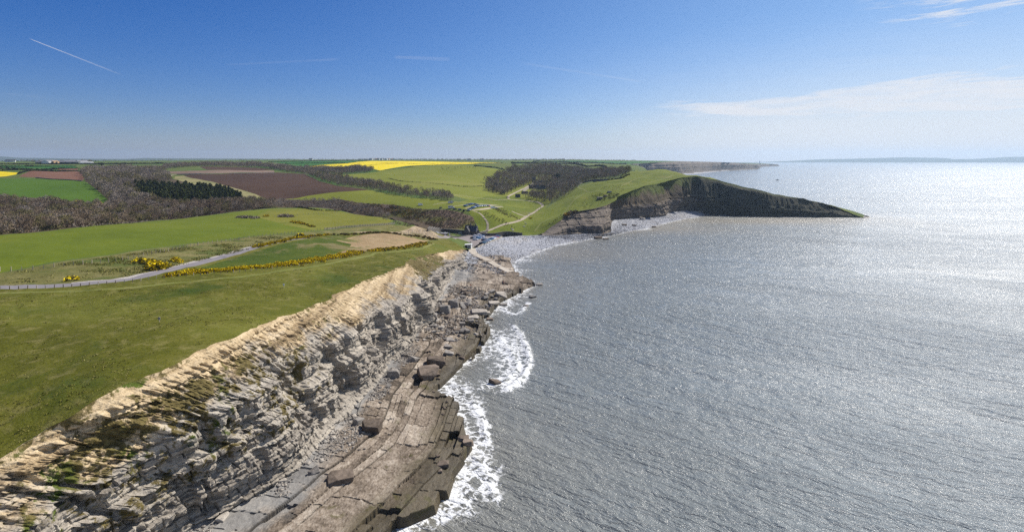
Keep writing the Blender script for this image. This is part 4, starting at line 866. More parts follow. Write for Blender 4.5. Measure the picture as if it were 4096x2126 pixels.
# the 300 that show largest stand as trees of their own, the rest of each wood is one mass
vis = [c for c in cand if abs(c[2][0] / c[2][1]) < 1.0]; vis.sort(key=lambda c: c[0]); top300 = set(id(c) for c in vis[:300])
rr = random.Random(4)
for c in vis[:300]:
    _, wi, p, s, rt, mt = c; o = link(bpy.data.objects.new('bare_tree', tree_me[(rr.randrange(3), mt)])); o.location = p; o.scale = (s, s, s * (.9 + .25 * rr.random())); o.rotation_euler = (0, 0, rt)
    tag(o, WOODS[wi][5], 'tree', 'bare trees of the ' + WOODS[wi][0].replace('_', ' '))
for wi, (nm, poly, sp, size, mats, label) in enumerate(WOODS):
    cs = [c for c in cand if c[1] == wi and id(c) not in top300]
    if not cs: continue
    P = np.array([c[2] for c in cs]); S = np.array([c[3] for c in cs]); RO = np.array([c[4] for c in cs]); mt = np.array([TREE_MATS.index(c[5]) for c in cs]); hi = P[:, 1] < 620
    protos = [bare_hi[0], bare_hi[1], bare_lo[0], bare_lo[1]]; pr2 = []
    for m_ in range(3):
        for V, F, M in protos: pr2.append((V, F, np.where(M == 1, 3, m_)))
    rg = np.random.default_rng(wi); pick = mt * 4 + np.where(hi, 0, 2) + rg.integers(0, 2, len(P))
    merged('bare_woodland', pr2, P, S, RO, TREE_MATS + ['bark'], pick=pick)
# conifers on the valley side, dark evergreens scattered below
con = [conifer(s) for s in (1, 2, 3)]; con_me = [mesh_np('conifer', V, F, [MATS['needles'], MATS['bark']], M) for V, F, M in con]
q = with_z(scatter(dp((338, 468), (360, 452), (410, 446), (432, 456), (480, 467), (560, 480), (622, 499), (540, 506), (420, 511), (370, 507), (350, 492)), 7.4, 77))
for p in q[:300]:
    o = link(bpy.data.objects.new('conifer', con_me[rr.randrange(3)])); s = .95 + .4 * rr.random(); o.location = p; o.scale = (s * 1.35, s * 1.35, s * .74); o.rotation_euler = (0, 0, rr.random() * 6)
    tag(o, 'dark green pine in the plantation between the grey wood and the pale slope', 'tree', 'pines of the valley plantation')
ev = [evergreen(s) for s in (1, 2, 3)]; ev_me = [mesh_np('evergreen_tree', V, F, [MATS['evergreen'], MATS['bark']], M) for V, F, M in ev]
EVS = [((20, 512), 1.2, 'low black green evergreen at the left edge of the scrub wood'), ((40, 519), 1.25, 'broad black green evergreen near the left edge of the scrub wood'), ((300, 545), 1.35, 'tallest dark evergreen standing at the field edge in front of the wood'), ((283, 548), 1.0, 'dark evergreen beside the tallest one at the field edge'),
       ((315, 505), 1.5, 'large dark pine standing at the lower end of the grey wood'), ((368, 525), 1.05, 'small dark evergreen between the plantation and the field edge'), ((436, 531), 1.35, 'black evergreen clump below the middle of the pine plantation'), ((452, 533), 1.0, 'smaller evergreen on the right of the black clump'), ((480, 529), .9, 'dark low evergreen in the brown belt under the plantation'), ((515, 531), .95, 'rightmost dark evergreen in the brown belt under the plantation'),
       ((95, 561), .8, 'first of the dark low bushes above the near field edge from the left'), ((110, 562), .85, 'dark low bush next to the first one above the near field edge'), ((130, 561), .9, 'middle dark low bush above the near field edge'), ((155, 560), .85, 'dark low bush right of the middle one above the near field edge'), ((245, 553), .85, 'dark bush above the field edge left of the tall evergreens'), ((262, 552), .8, 'dark bush touching the tall evergreens on their left'),
       ((1408, 452), 2.4, 'large dark evergreen tree in the wood behind the headland'), ((1462, 440), 1.8, 'rounded dark evergreen near the top of the wood behind the headland'), ((1500, 438), 1.6, 'dark evergreen at the right end of the wood behind the headland'), ((1240, 482), 1.5, 'dark evergreen at the lower left corner of the ruin wood'), ((1252, 470), 1.6, 'dark evergreen on the left flank of the ruin wood'), ((1262, 488), 1.3, 'dark evergreen at the foot of the ruin wood'), ((1310, 462), 1.3, 'dark evergreen in the ruin wood left of the stone tower'), ((1385, 462), 1.4, 'dark evergreen right of the walled garden'), ((255, 416), 1.5, 'dark wind bent tree on top of the grey wood')]
for (xy, s, lab) in EVS:
    p = with_z(drop([xy]))[0]; o = link(bpy.data.objects.new('evergreen_tree', ev_me[rr.randrange(3)])); o.location = p; o.scale = (s * 1.1, s * 1.1, s); o.rotation_euler = (0, 0, rr.random() * 6); tag(o, lab, 'tree', 'scattered evergreens')
# scrub, bracken and heather on the valley sides
def cover(name, poly, sp, seed, mats, protos, smin=.6, smax=1.2):
    q = with_z(scatter(poly, sp, seed)); rg = np.random.default_rng(seed); q = q[vnoise(q[:, 0] / 14, q[:, 1] / 14, seed=seed) > rg.random(len(q)) * .55]
    pr2 = [(V, F, M * 0 + k) for k in range(len(mats)) for V, F, M in protos]
    kk = np.clip((fbm(q[:, 0] / 26, q[:, 1] / 26, oct=3, seed=seed + 3) * 1.9 - .45) * len(mats), 0, len(mats) - 1).astype(int); kk = np.where(rg.random(len(q)) < .3, rg.integers(0, len(mats), len(q)), kk)
    merged(name, pr2, q, smin + (smax - smin) * rg.random(len(q)), rg.random(len(q)) * 6.28, mats, pick=kk * len(protos) + rg.integers(0, len(protos), len(q)))
shr = [shrub(s, 44) for s in (1, 2, 3)]
cover('bracken_scrub', dp((806, 504), (860, 502), (956, 514), (1019, 520), (1069, 527), (1150, 533), (1188, 546), (1194, 562), (1180, 576), (1100, 576), (1060, 560), (980, 538), (900, 520)), 2.6, 501, ('heather', 'hedge_leaf', 'heather', 'gorse_leaf', 'twigs_purple', 'heather'), shr, .45, .95)
cover('gorse_scrub', dp((860, 505), (960, 515), (1040, 528), (1080, 545), (1040, 555), (960, 532), (880, 515)), 3.4, 503, ('gorse_rust', 'hedge_leaf', 'gorse_rust'), shr, .6, 1.0)
cover('scrub', dp((-60, 505), (290, 521), (420, 512), (690, 506), (690, 521), (560, 535), (400, 552), (200, 570), (-60, 596)), 3.8, 505, ('twigs', 'heather', 'twigs_olive', 'hedge_leaf', 'twigs_purple'), shr, .8, 1.5)
cover('scrub', dp((940, 545), (1000, 560), (1080, 577), (1030, 572), (990, 558)), 3.0, 507, ('twigs', 'heather', 'twigs_purple'), shr, .5, .9)
cover('heather', dp((1240, 526), (1262, 524), (1290, 540), (1312, 552), (1300, 556), (1270, 542)), 2.6, 509, ('heather', 'gorse_rust', 'heather'), shr, .4, .7)
cover('heather', dp((1195, 530), (1230, 534), (1262, 548), (1300, 575), (1280, 572), (1230, 545)), 3.4, 510, ('heather', 'gorse_leaf'), shr, .35, .6)
cover('scrub', dp((1490, 490), (1530, 484), (1560, 488), (1545, 500), (1510, 505)), 3.6, 511, ('hedge_leaf', 'gorse_leaf', 'green_grass'), shr, .5, .9)
cover('scrub', dp((1380, 560), (1440, 540), (1460, 550), (1420, 560), (1385, 580)), 3.6, 512, ('gorse_leaf', 'green_grass', 'heather'), shr, .3, .6)
cover('scrub', dp((1380, 575), (1420, 545), (1470, 500), (1520, 470), (1560, 462), (1570, 478), (1530, 505), (1440, 530)), 5.0, 513, ('green_grass', 'gorse_leaf', 'green_grass', 'dry_grass'), shr, .25, .6)
# grass tussocks on the near cliff-top pasture, so the turf is not a flat sheet
def tuft(seed):
    rg = np.random.default_rng(seed); return join([(tris_dome(7, .30, .13, 0, .30, rg, .2, 1.2, .30, 0), 0)])
tu = [tuft(s) for s in range(4)]
poly = [tuple(p[:2]) for p in CTd[20:150]] + [tuple(q) for q in drop([(1060, 622), (940, 640), (760, 676), (560, 702), (300, 731), (0, 742), (-40, 745)])] + [(-140, 75)]
rg = np.random.default_rng(8); N = 26000; q = np.column_stack([rg.uniform(-175, -40, N), 66 + 270 * rg.random(N) ** 1.7]); q = q[inpoly(q[:, 0], q[:, 1], poly)]
den = fbm(q[:, 0] / 9, q[:, 1] / 9, oct=4, seed=71); q = q[den > .44 + .16 * rg.random(len(q))]; q = np.column_stack([q, zt(q[:, 0], q[:, 1]) - .04])
kk = (vnoise(q[:, 0] / 5, q[:, 1] / 5, seed=72) + rg.normal(size=len(q)) * .2 > .1).astype(int)
merged('grass_tussocks', [(V, F, M + k) for k in (0, 1) for V, F, M in tu], q, .5 + .7 * rg.random(len(q)), rg.random(len(q)) * 6, ['green_grass', 'dry_grass'], pick=kk * 4 + rg.integers(0, 4, len(q)))
q2 = scatter(dp((0, 690), (300, 642), (520, 612), (690, 593), (740, 602), (560, 640), (480, 662), (330, 692), (0, 716)), .95, 515, .5); q2 = np.column_stack([q2, zt(q2[:, 0], q2[:, 1]) - .04]); rg = np.random.default_rng(3)
q2 = q2[fbm(q2[:, 0] / 7, q2[:, 1] / 7, seed=5) > .45 + .15 * rg.random(len(q2))]
merged('grass_tussocks', [(V, F, M + k) for k in (0, 1) for V, F, M in tu], q2, 1.0 + 1.2 * rg.random(len(q2)), rg.random(len(q2)) * 6, ['green_grass', 'dry_grass'], pick=np.where(rg.random(len(q2)) < .75, 4, 0) + rg.integers(0, 4, len(q2)))
# gorse in bloom: hedges along the cliff road, single bushes on the verges
gor = [gorse(s, 110, b) for s, b in ((1, .62), (2, .5), (3, .7))]; gor_lo = [gorse(s, 100, .25) for s in (4, 5)]
def gorse_hedge(line, wdt, n, bloom, label, smin=.6, smax=1.0, seed=0):
    L = catmull(drop(line), 12); a = arc(L); rg = np.random.default_rng(seed); s = rg.random(n) * a[-1]; x = np.interp(s, a, L[:, 0]) + rg.normal(size=n) * wdt * .4; y = np.interp(s, a, L[:, 1]) + rg.normal(size=n) * wdt * .4
    k = fbm(s / 6, s * 0, oct=3, seed=seed) > .36; q = np.column_stack([x, y])[k]; q = np.column_stack([q, zt(q[:, 0], q[:, 1]) - .1])
    ob = merged('gorse_hedge', gor if bloom == 2 else (gor[:1] + gor_lo if bloom == 1 else gor_lo), q, smin + (smax - smin) * rg.random(len(q)), rg.random(len(q)) * 6, ['gorse_leaf', 'gorse_bloom'] if bloom == 2 else ['gorse_leaf', 'gorse_rust'] if bloom == 0 else ['gorse_leaf', 'gorse_bloom'], kind=None)
    tag(ob, label, 'hedge', 'gorse hedges on the cliff top')
gorse_hedge([(375, 701), (430, 695), (520, 684), (640, 674), (740, 664), (820, 650), (880, 638), (930, 632)], 3.4, 560, 2, 'long gorse hedge in yellow bloom behind the row of stakes beside the cliff path', .55, .95, 1)
gorse_hedge([(930, 632), (980, 626), (1040, 618), (1075, 609)], 3.4, 210, 1, 'rusty end of the gorse hedge towards the three walkers', .45, .8, 2)
gorse_hedge([(640, 622), (690, 610), (735, 601), (770, 596), (830, 590)], 2.6, 210, 1, 'half bloomed gorse hedge between the road and the inner field', .5, .9, 3)
gorse_hedge([(830, 590), (900, 588), (1000, 588), (1060, 594), (1095, 602)], 3.2, 260, 0, 'rust brown gorse hedge below the pale scree bank', .45, .8, 4)
gorse_hedge([(735, 558), (760, 563), (790, 570)], 2.8, 70, 1, 'short gorse hedge crossing the field near the pale paling fence', .6, 1.0, 5)
gor_me = [mesh_np('gorse_bush', V, F, [MATS['gorse_leaf'], MATS['gorse_bloom']], M) for V, F, M in gor]
GB = [((352, 661), 1.5, 'low wide'), ((372, 663), 1.7, 'broad'), ((388, 668), 1.8, 'tall'), ((399, 676), 1.9, 'largest'), ((410, 671), 1.6, 'round'), ((384, 678), 1.7, 'spreading')]
for (xy, s, ad) in GB:
    p = drop([xy])[0]; o = link(bpy.data.objects.new('gorse_bush', gor_me[rr.randrange(3)])); o.location = (p[0], p[1], float(zt(p[0], p[1])) - .1); o.scale = (s * 1.25, s * 1.25, s); o.rotation_euler = (0, 0, rr.random() * 6)
    tag(o, ad + ' yellow gorse bush in the clump above the bend of the road', 'bush', 'gorse bushes beside the road')
for (xy, s, lab) in [((440, 657), 1.2, 'left one of two small yellow gorse bushes above the road on the bleached verge'), ((449, 660), 1.1, 'right one of two small yellow gorse bushes above the road on the bleached verge'), ((198, 507), 1.9, 'single yellow gorse bush on the lower edge of the bright hill field'), ((248, 511), 1.9, 'upper yellow gorse bush at the right corner of the bright hill field'), ((254, 514), 1.6, 'lower yellow gorse bush at the right corner of the bright hill field'), ((264, 514), 1.8, 'outermost yellow gorse bush at the right corner of the bright hill field'),
                     ((670, 544), 1.4, 'orange gorse bush at the top of the olive field'), ((755, 595), 1.8, 'tall orange gorse bush where the road dips out of sight'), ((180, 703), 1.2, 'lone yellow gorse bush on the grass above the far left of the road'), ((1335, 548), 1.2, 'dim yellow bush beside the farm track')]:
    p = drop([xy])[0]; o = link(bpy.data.objects.new('gorse_bush', gor_me[rr.randrange(3)])); o.location = (p[0], p[1], float(zt(p[0], p[1])) - .1); o.scale = (s * 1.2, s * 1.2, s); o.rotation_euler = (0, 0, rr.random() * 6); tag(o, lab, 'bush', 'single gorse bushes')
dead_me = [mesh_np('bramble_thicket', V, F, [MATS['twigs']], M * 0) for V, F, M in [shrub(31, 160, 1.4, 2.2, .8), shrub(32, 160, 1.3, 2.4, .8)]]
for (xy, s, lab) in [((605, 547), 1.6, 'left bare bramble thicket on the near green field'), ((622, 548), 1.8, 'middle bare bramble thicket on the near green field'), ((642, 549), 1.5, 'right bare bramble thicket on the near green field'), ((715, 544), 2.0, 'wide brown bramble thicket on the olive field'), ((728, 545), 1.6, 'brown bramble thicket touching the wide one on the olive field'), ((1425, 545), .01, None)]:
    if not lab: continue
    p = drop([xy])[0]; o = link(bpy.data.objects.new('bramble_thicket', dead_me[rr.randrange(2)])); o.location = (p[0], p[1], float(zt(p[0], p[1])) - .1); o.scale = (s, s, s * .8); o.rotation_euler = (0, 0, rr.random() * 6); tag(o, lab, 'bush', 'bramble thickets in the near fields')
hs = [shrub(s, 90, 1.5, 1.6, .7, .4) for s in (21, 22)]
for (xy, s, lab) in [((1425, 548), 1.5, 'left half of the rusty bush clump on the headland slope'), ((1436, 544), 1.6, 'middle of the rusty bush clump on the headland slope'), ((1448, 541), 1.2, 'right end of the rusty bush clump on the headland slope')]:
    p = drop([xy])[0]; V, F, M = hs[rr.randrange(2)]; o = link(bpy.data.objects.new('heather_bush', mesh_np('heather_bush', V, F, [MATS['gorse_rust' if 'left' in lab else 'heather']], M))); o.location = (p[0], p[1], float(zt(p[0], p[1])) - .1); o.scale = (s * 1.3, s * 1.3, s); tag(o, lab, 'bush', 'bushes on the headland slope')
# hedges between the distant fields
hed = [shrub(s, 26, 1.7, 1.3, 1.0, .45) for s in (11, 12, 13)]
def hedge(line, label, hgt=1.0, sp=1.6, mat='hedge_leaf', seed=0):
    L = catmull(drop(line), 8); a = arc(L); n = min(int(a[-1] / sp) + 2, 900); s = np.linspace(0, a[-1], n); rg = np.random.default_rng(seed)
    q = np.column_stack([np.interp(s, a, L[:, 0]) + rg.normal(size=n) * .4, np.interp(s, a, L[:, 1]) + rg.normal(size=n) * .4]); q = np.column_stack([q, zt(q[:, 0], q[:, 1], False) - .3])
    sc = hgt * max(1.0, a[-1] / n / 1.6) * (.7 + .6 * rg.random(n)) * (.8 + .4 * vnoise(s / 20, s * 0, seed=seed)); ob = merged('hedge', hed, q, sc, rg.random(n) * 6, [mat], seed=seed, kind=None); tag(ob, label, 'hedge', 'field hedges')
for i, (ln, lb, hg) in enumerate([
    ([(766, 419), (820, 414.5), (869, 410.5), (905, 406), (931, 403.8)], 'dark hedge along the upper left edge of the rape field', .6), ([(869, 410.5), (950, 409.5), (1000, 410), (1060, 412), (1144, 410), (1264, 408.5)], 'dark hedge across the middle of the rape field', .55),
    ([(894, 419), (950, 413), (1000, 410.5)], 'short slanting hedge inside the rape field above the copse', .55), ([(944, 428), (956, 428.5), (1020, 421), (1081, 414.8), (1140, 412), (1200, 411.3), (1264, 409)], 'hedge between the rape field and the pale green hill', .6),
    ([(978, 448), (1010, 455), (1080, 460), (1140, 466), (1170, 469), (1222, 467)], 'thin dark hedge line curving across the pale green hill', .6), ([(1194, 417.5), (1240, 421), (1269, 427)], 'hedge at the top right corner of the pale green hill', 1.3),
    ([(676, 407), (760, 405.5), (839, 404), (931, 402.8)], 'hedge beyond the far left green crop', 1.3), ([(719, 411.5), (780, 410), (839, 409.5), (869, 409.8)], 'hedge under the far left green crop', 1.2),
    ([(0, 424.5), (60, 425), (110, 427), (150, 424), (195, 423.5)], 'hedge below the far green strip behind the left rape patch', 1.6), ([(0, 429), (60, 427.5), (82, 428.5), (140, 430.5), (197, 429.5)], 'hedge along the top of the red ploughed field', 1.4), ([(45, 437), (60, 432), (82, 429)], 'rough hedge between the left rape patch and the red field', 1.3),
    ([(0, 413), (90, 413), (180, 412.5), (300, 412), (420, 411)], 'long hedge below the farm buildings on the left skyline', 2.0), ([(0, 419), (100, 418.5), (190, 418)], 'hedge in the middle of the far left pastures', 1.5),
    ([(1288, 410.5), (1388, 411), (1460, 415), (1525, 421)], 'hedge above the light field behind the ruin wood', 2.2), ([(1343, 406), (1463, 408.8), (1575, 412.5)], 'hedge below the far green cliff top crop', 2.4), ([(1500, 456), (1528, 453), (1560, 448), (1583, 440)], 'clipped hedge along the upper edge of the headland turf', 1.3),
    ([(640, 527), (690, 522), (780, 526), (860, 530), (930, 542), (990, 553)], 'bramble hedge along the top edge of the nearest field', .7), ([(200, 571), (300, 562), (400, 553), (560, 536)], 'bleached bramble hedge along the left top edge of the nearest field', .6)]): hedge(ln, lb, hg, seed=600 + i, mat='twigs' if 'bleached' in lb else 'hedge_leaf')
# woods and hedgerow trees on the skyline
rg = np.random.default_rng(12); far = []
for x0, x1, Yd, n, sz in [(560, 960, 3300, 90, 1.0), (900, 1420, 3300, 360, 1.2), (1380, 1600, 3100, 80, .9), (1290, 1480, 2300, 150, .6), (0, 430, 2100, 70, .9), (50, 240, 1650, 55, 1.1), (600, 900, 2600, 40, .9), (1060, 1300, 2500, 60, .9), (1480, 1900, 4600, 60, 1.0)]:
    u = rg.uniform(x0, x1, n) / SX; a_ = (u - 512) / 512; Yq = Yd * (1 + .16 * rg.random(n)); X = a_ * Yq; far.append(np.column_stack([X, Yq, zt(X, Yq, False), np.full(n, sz)]))
far = np.vstack(far); far = far[inpoly(far[:, 0], far[:, 1], LAND)]; blob = [evergreen(s, 60, 7, 5) for s in (41, 42)] + bare_lo
merged('far_woodland', [(V, F, M * 0 + (0 if k < 2 else 1)) for k, (V, F, M) in enumerate(blob)], far[:, :3], far[:, 3] * (.6 + .6 * rg.random(len(far))), rg.random(len(far)) * 6, ['hedge_leaf', 'twigs'])
# ------------------------------------------------------------------ placing helpers
def on_land(x, y): p = drop([(x, y)])[0]; return (float(p[0]), float(p[1]), float(zt(p[0], p[1])))
def on_surf(x, y, f, z=4.0):
    for _ in range(12): X, Y, _z = wz(x, y, z); z = .5 * z + .5 * float(f(X, Y))
    return (X, Y, float(f(X, Y)))
def on_beach(x, y): return on_surf(x, y, beach_z)
def _pz(X, Y): return pave(np.array([X]), np.array([Y]))[0][0]
def on_rock(x, y): return on_surf(x, y, _pz, 2.5)
def on_park(x, y): X, Y, z = wz(x, y, 6.12); return (X, Y, float(zt(X, Y)))
# ------------------------------------------------------------------ slipway
SL = np.array([on_beach(x, y) for x, y in [(1187, 625), (1190, 634), (1202, 645), (1226, 657.5), (1251, 671), (1284, 683)]]); SLd = catmull(SL, 10); tg = np.gradient(SLd[:, :2], axis=0); tg /= np.linalg.norm(tg, axis=1)[:, None]; nn = np.stack([-tg[:, 1], tg[:, 0]], 1); hw = np.interp(np.linspace(0, 1, len(SLd)), [0, .3, 1], [2.6, 2.4, 1.9])[:, None]
zz = np.interp(np.linspace(0, 1, len(SLd)), [0, .5, 1], [6.1, 5.0, 3.0])
ring = [np.column_stack([SLd[:, :2] + nn * hw, zz - 3]), np.column_stack([SLd[:, :2] + nn * hw, zz]), np.column_stack([SLd[:, :2] - nn * hw, zz]), np.column_stack([SLd[:, :2] - nn * hw, zz - 3])]
o = link(bpy.data.objects.new('slipway', mesh_np('slipway', np.stack(ring, 1).reshape(-1, 3), grid_faces(len(SLd), 4, True), [MATS['concrete']]))); tag(o, kind='structure')
def on_slip(x, y):
    f = lambda X, Y: zz[int(np.argmin((SLd[:, 0] - X) ** 2 + (SLd[:, 1] - Y) ** 2))]; return on_surf(x, y, f)

# ------------------------------------------------------------------ loose rock
def rock_mesh(name, seed, sx, sy, sz, mat, boxy=.75):
    rg = np.random.default_rng(seed); bm = bmesh.new(); n = 26
    for i in range(n):
        d = rg.normal(size=3); d /= np.linalg.norm(d); d = np.sign(d) * np.abs(d) ** (1 - boxy * .7); d /= max(np.abs(d).max(), .75); d = d * rg.uniform(.82, 1.05)
        bm.verts.new((d[0] * sx / 2, d[1] * sy / 2, d[2] * sz / 2))
    bmesh.ops.convex_hull(bm, input=bm.verts); bmesh.ops.delete(bm, geom=[v for v in bm.verts if not v.link_faces], context='VERTS')
    bmesh.ops.bevel(bm, geom=list(bm.edges), offset=min(sx, sz) * .03, segments=1, affect='EDGES'); me = bpy.data.meshes.new(name); bm.to_mesh(me); bm.free(); me.materials.append(MATS[mat]); return me
bo_n = 0
def boulder(xy, size, mat, label, surf=on_rock, flat=.5, rz=0.0, tilt=(0, 0), group=None, sink=.3, ar=.75):
    global bo_n; bo_n += 1; p = surf(*xy); me = rock_mesh('boulder', 900 + bo_n, size, size * ar, size * flat, mat)
    o = link(bpy.data.objects.new('boulder', me)); o.location = (p[0], p[1], p[2] + size * flat * (.5 - sink)); o.rotation_euler = (tilt[0], tilt[1], rz); tag(o, label, 'boulder', group)
sea0 = lambda x, y: wz(x, y, 0.0)
for a in [((855, 1207), 5.2, 'rock_brown', 'large brown slab boulder lying alone on the near rock pavement', on_rock, .38, .5, (.15, .1)), ((936, 1077), 5.0, 'rock_brown', 'dark tilted boulder at the cliff foot beyond the lone brown slab', on_rock, .55, .2, (.25, .1)), ((902, 1062), 2.6, 'rock_grey', 'smaller grey rock tucked left of the dark tilted boulder', on_rock, .6, 1, (0, .2)),
          ((1084, 803), 5.4, 'rock_grey', 'lowest of three block shaped boulders under the cliff buttress', on_rock, .8, .1, (0, 0)), ((1118, 783), 5.4, 'rock_grey', 'middle of three block shaped boulders under the cliff buttress', on_rock, .85, .3, (0, .1)), ((1140, 769), 5.0, 'rock_grey', 'farthest of three block shaped boulders under the cliff buttress', on_rock, .95, .2, (0, 0)),
          ((1098, 912), 6.6, 'rock_brown', 'big flat topped dark boulder at the foot of the cliff', on_rock, .5, .1, (.05, .1)), ((1078, 942), 6.8, 'rock_brown', 'big brown boulder just below the flat topped dark one', on_rock, .55, .5, (.1, 0)), ((1040, 905), 4.6, 'rock_grey', 'long grey block leaning against the cliff foot', on_rock, .5, 1.2, (.2, .2)), ((990, 946), 4.0, 'rock_grey', 'square grey block at the cliff foot with a dark near side', on_rock, .8, .2, (0, .1)),
          ((1163, 937), 4.0, 'rock_brown', 'brown wedge boulder at the edge of the white surf', on_rock, .5, .4, (.1, .2)), ((1150, 832), 3.4, 'rock_brown', 'brown slab with a shaded front on the middle pavement', on_rock, .4, .1, (0, 0)), ((1133, 857), 3.8, 'rock_grey', 'pointed grey slab, upper of three in a line', on_rock, .4, .3, (.1, .2)), ((1128, 873), 3.4, 'rock_grey', 'pointed grey slab, middle of three in a line', on_rock, .4, .2, (.1, .2)), ((1130, 889), 3.4, 'rock_grey', 'pointed grey slab, lowest of three in a line', on_rock, .4, .1, (.1, .2)),
          ((1205, 785), 7.5, 'rock_pale', 'largest pale slab at the edge of the surf', on_rock, .22, .2, (0, .02)), ((1243, 775), 5.0, 'rock_pale', 'pale slab sticking out into the surf right of the largest one', on_rock, .25, .3, (0, .02)), ((1190, 800), 5.0, 'rock_pale', 'pale slab below and left of the largest pale slab', on_rock, .3, .1, (0, 0)), ((1222, 792), 4.4, 'rock_pale', 'pale slab below the largest pale slab by the water', on_rock, .3, .5, (0, 0)), ((1260, 742), 6.0, 'rock_pale', 'rounded pale boulder below the jutting rock ledge', on_rock, .4, .2, (.1, .1)),
          ((1233, 803), 3.6, 'rock_brown', 'dark flat rock in the surf below the pale slabs', sea0, .3, .1, (0, 0)), ((1266, 766), 3.6, 'rock_grey', 'grey flat rock awash right of the pale slabs', sea0, .3, .2, (0, 0)), ((1245, 962), 3.4, 'rock_brown', 'black rock alone in the white surf', sea0, .4, .6, (.1, .3)), ((1357, 716), 4.2, 'rock_grey', 'square slab standing off the tip of the jutting ledge', sea0, .3, .1, (0, 0)), ((1340, 747), 3.8, 'rock_grey', 'dark rock awash below the jutting ledge', sea0, .35, .4, (0, 0)), ((1323, 770), 3.0, 'rock_grey', 'small dark rock in the sea below the jutting ledge', sea0, .4, .8, (0, 0)),
          ((1178, 1136), 2.6, 'rock_brown', 'block at the seaward edge of the near pavement', on_rock, .5, .1, (0, 0)), ((1165, 1105), 2.8, 'rock_brown', 'wet block on the outer pavement edge above the foam', on_rock, .4, .1, (0, 0)), ((1115, 1168), 2.8, 'rock_brown', 'dark slot block near the corner of the outer pavement', on_rock, .35, .2, (0, 0)), ((1505, 599), 8.0, 'rock_brown', 'black rock at the waterline below the headland cliff', sea0, .3, .2, (0, 0)), ((1524, 601), 5.0, 'rock_brown', 'smaller black rock right of the one below the headland cliff', sea0, .3, .2, (0, 0)),
          ((1645, 571), 5.0, 'rock_brown', 'dark rock in the breakers off the headland ledges', sea0, .35, .2, (0, 0)), ((1571, 566), 5.0, 'rock_brown', 'dark block on the shingle under the headland, left of two', on_beach, .4, .2, (0, 0)), ((1596, 567), 4.5, 'rock_brown', 'dark block on the shingle under the headland, right of two', on_beach, .4, .2, (0, 0)), ((1616, 551), 6.5, 'rock_pale', 'pale fallen block at the foot of the headland slope', on_beach, .5, .3, (0, .2)), ((1155, 672), 3.0, 'rock_grey', 'dark boulder at the cliff end beside the cobbles', on_rock, .6, .3, (0, 0))]: boulder(*a[:4], surf=a[4], flat=a[5], rz=a[6], tilt=a[7])
rk = {m: [rock_mesh('boulder', 40 + k, 1, .72, .5 - .08 * (k % 3), m) for k in range(5)] for m in ('rock_grey', 'rock_brown', 'rock_pale')}
rg = np.random.default_rng(17)
def boulders(n, ylo, yhi, wlo, whi, smin, smax, mats, label, group, edge=False):
    for i in range(n):
        Y = ylo + (yhi - ylo) * rg.random(); x0 = float(np.interp(Y, CBd[:, 1], CBd[:, 0])); x1 = float(xe(Y)); X = x0 + (x1 - x0) * (wlo + (whi - wlo) * rg.random()); z = _pz(X, Y)
        if z < -.5 or polydist(np.array([X]), np.array([Y]), [tuple(q_[:2]) for q_ in SLd])[0] < 4: continue
        s = smin * (smax / smin) ** (rg.random() ** 1.8); o = link(bpy.data.objects.new('boulder', rk[mats[rg.integers(len(mats))]][rg.integers(5)])); o.location = (X, Y, z + .12 * s); o.scale = (s, s, s); o.rotation_euler = (rg.normal() * .18, rg.normal() * .18, rg.random() * 6.28); tag(o, label, 'boulder', group)
boulders(95, 196, 262, .08, .95, 1.1, 4.2, ('rock_grey', 'rock_grey', 'rock_pale', 'rock_brown'), 'angular fallen boulder in the jumble below the cliff buttress', 'boulders below the cliff buttress')
boulders(60, 292, 345, .05, .9, .9, 3.2, ('rock_grey', 'rock_brown'), 'dark ledge boulder near the slipway end of the rocks', 'boulders by the slipway')
boulders(42, 92, 190, -.02, .16, .7, 2.4, ('rock_grey', 'rock_grey', 'rock_pale'), 'fallen grey block lying along the foot of the near cliff', 'blocks along the cliff foot')
boulders(16, 108, 185, .80, .97, .9, 2.2, ('rock_brown',), 'wet brown block on the seaward edge of the pavement', 'blocks on the pavement edge')
def pebble(seed):
    r_ = np.random.default_rng(seed); bm = bmesh.new()
    for i in range(9): d = r_.normal(size=3); d /= np.linalg.norm(d); bm.verts.new(d * np.array([.5, .38, .26]))
    bmesh.ops.convex_hull(bm, input=bm.verts); bmesh.ops.triangulate(bm, faces=bm.faces); bm.verts.index_update(); V = np.array([v.co for v in bm.verts]); F = np.array([[v.index for v in f.verts] for f in bm.faces]); bm.free(); return V, F, np.zeros(len(F), int)
peb = [pebble(s) for s in range(5)]
def rubble(name, q, smin, smax, mats, pw=2.0):
    sc = smin + (smax - smin) * rg.random(len(q)) ** pw; pr = [(V, F, M + k) for k in range(len(mats)) for V, F, M in peb]; q = q.copy(); q[:, 2] += sc * .08
    merged(name, pr, q, sc, rg.random(len(q)) * 6.28, mats, pick=rg.integers(0, len(pr), len(q)))
def rock_zone(n, ylo, yhi, wlo, whi, thr, pwy=1.0):
    Y = ylo + (yhi - ylo) * rg.random(n) ** pwy; x0 = np.interp(Y, CBd[:, 1], CBd[:, 0]); X = x0 + (xe(Y) - x0) * (wlo + (whi - wlo) * rg.random(n)); z = pave(X, Y)[0]; k = (fbm(X / 7, Y / 11, oct=3, seed=33) > thr) & (z > -.4) & (polydist(X, Y, [tuple(q_[:2]) for q_ in SLd]) > 3.2); return np.column_stack([X, Y, z])[k]
rubble('rubble', rock_zone(7000, 190, 268, .0, 1.0, .46), .3, 1.5, ('rock_grey', 'rock_pale', 'rock_brown')); rubble('rubble', rock_zone(5200, 86, 192, -.06, .20, .42), .2, 1.0, ('rock_grey', 'rock_pale'))
rubble('rubble', rock_zone(3600, 300, 354, .0, .75, .38), .3, 1.4, ('rock_grey', 'rock_cobble', 'rock_cobble'))
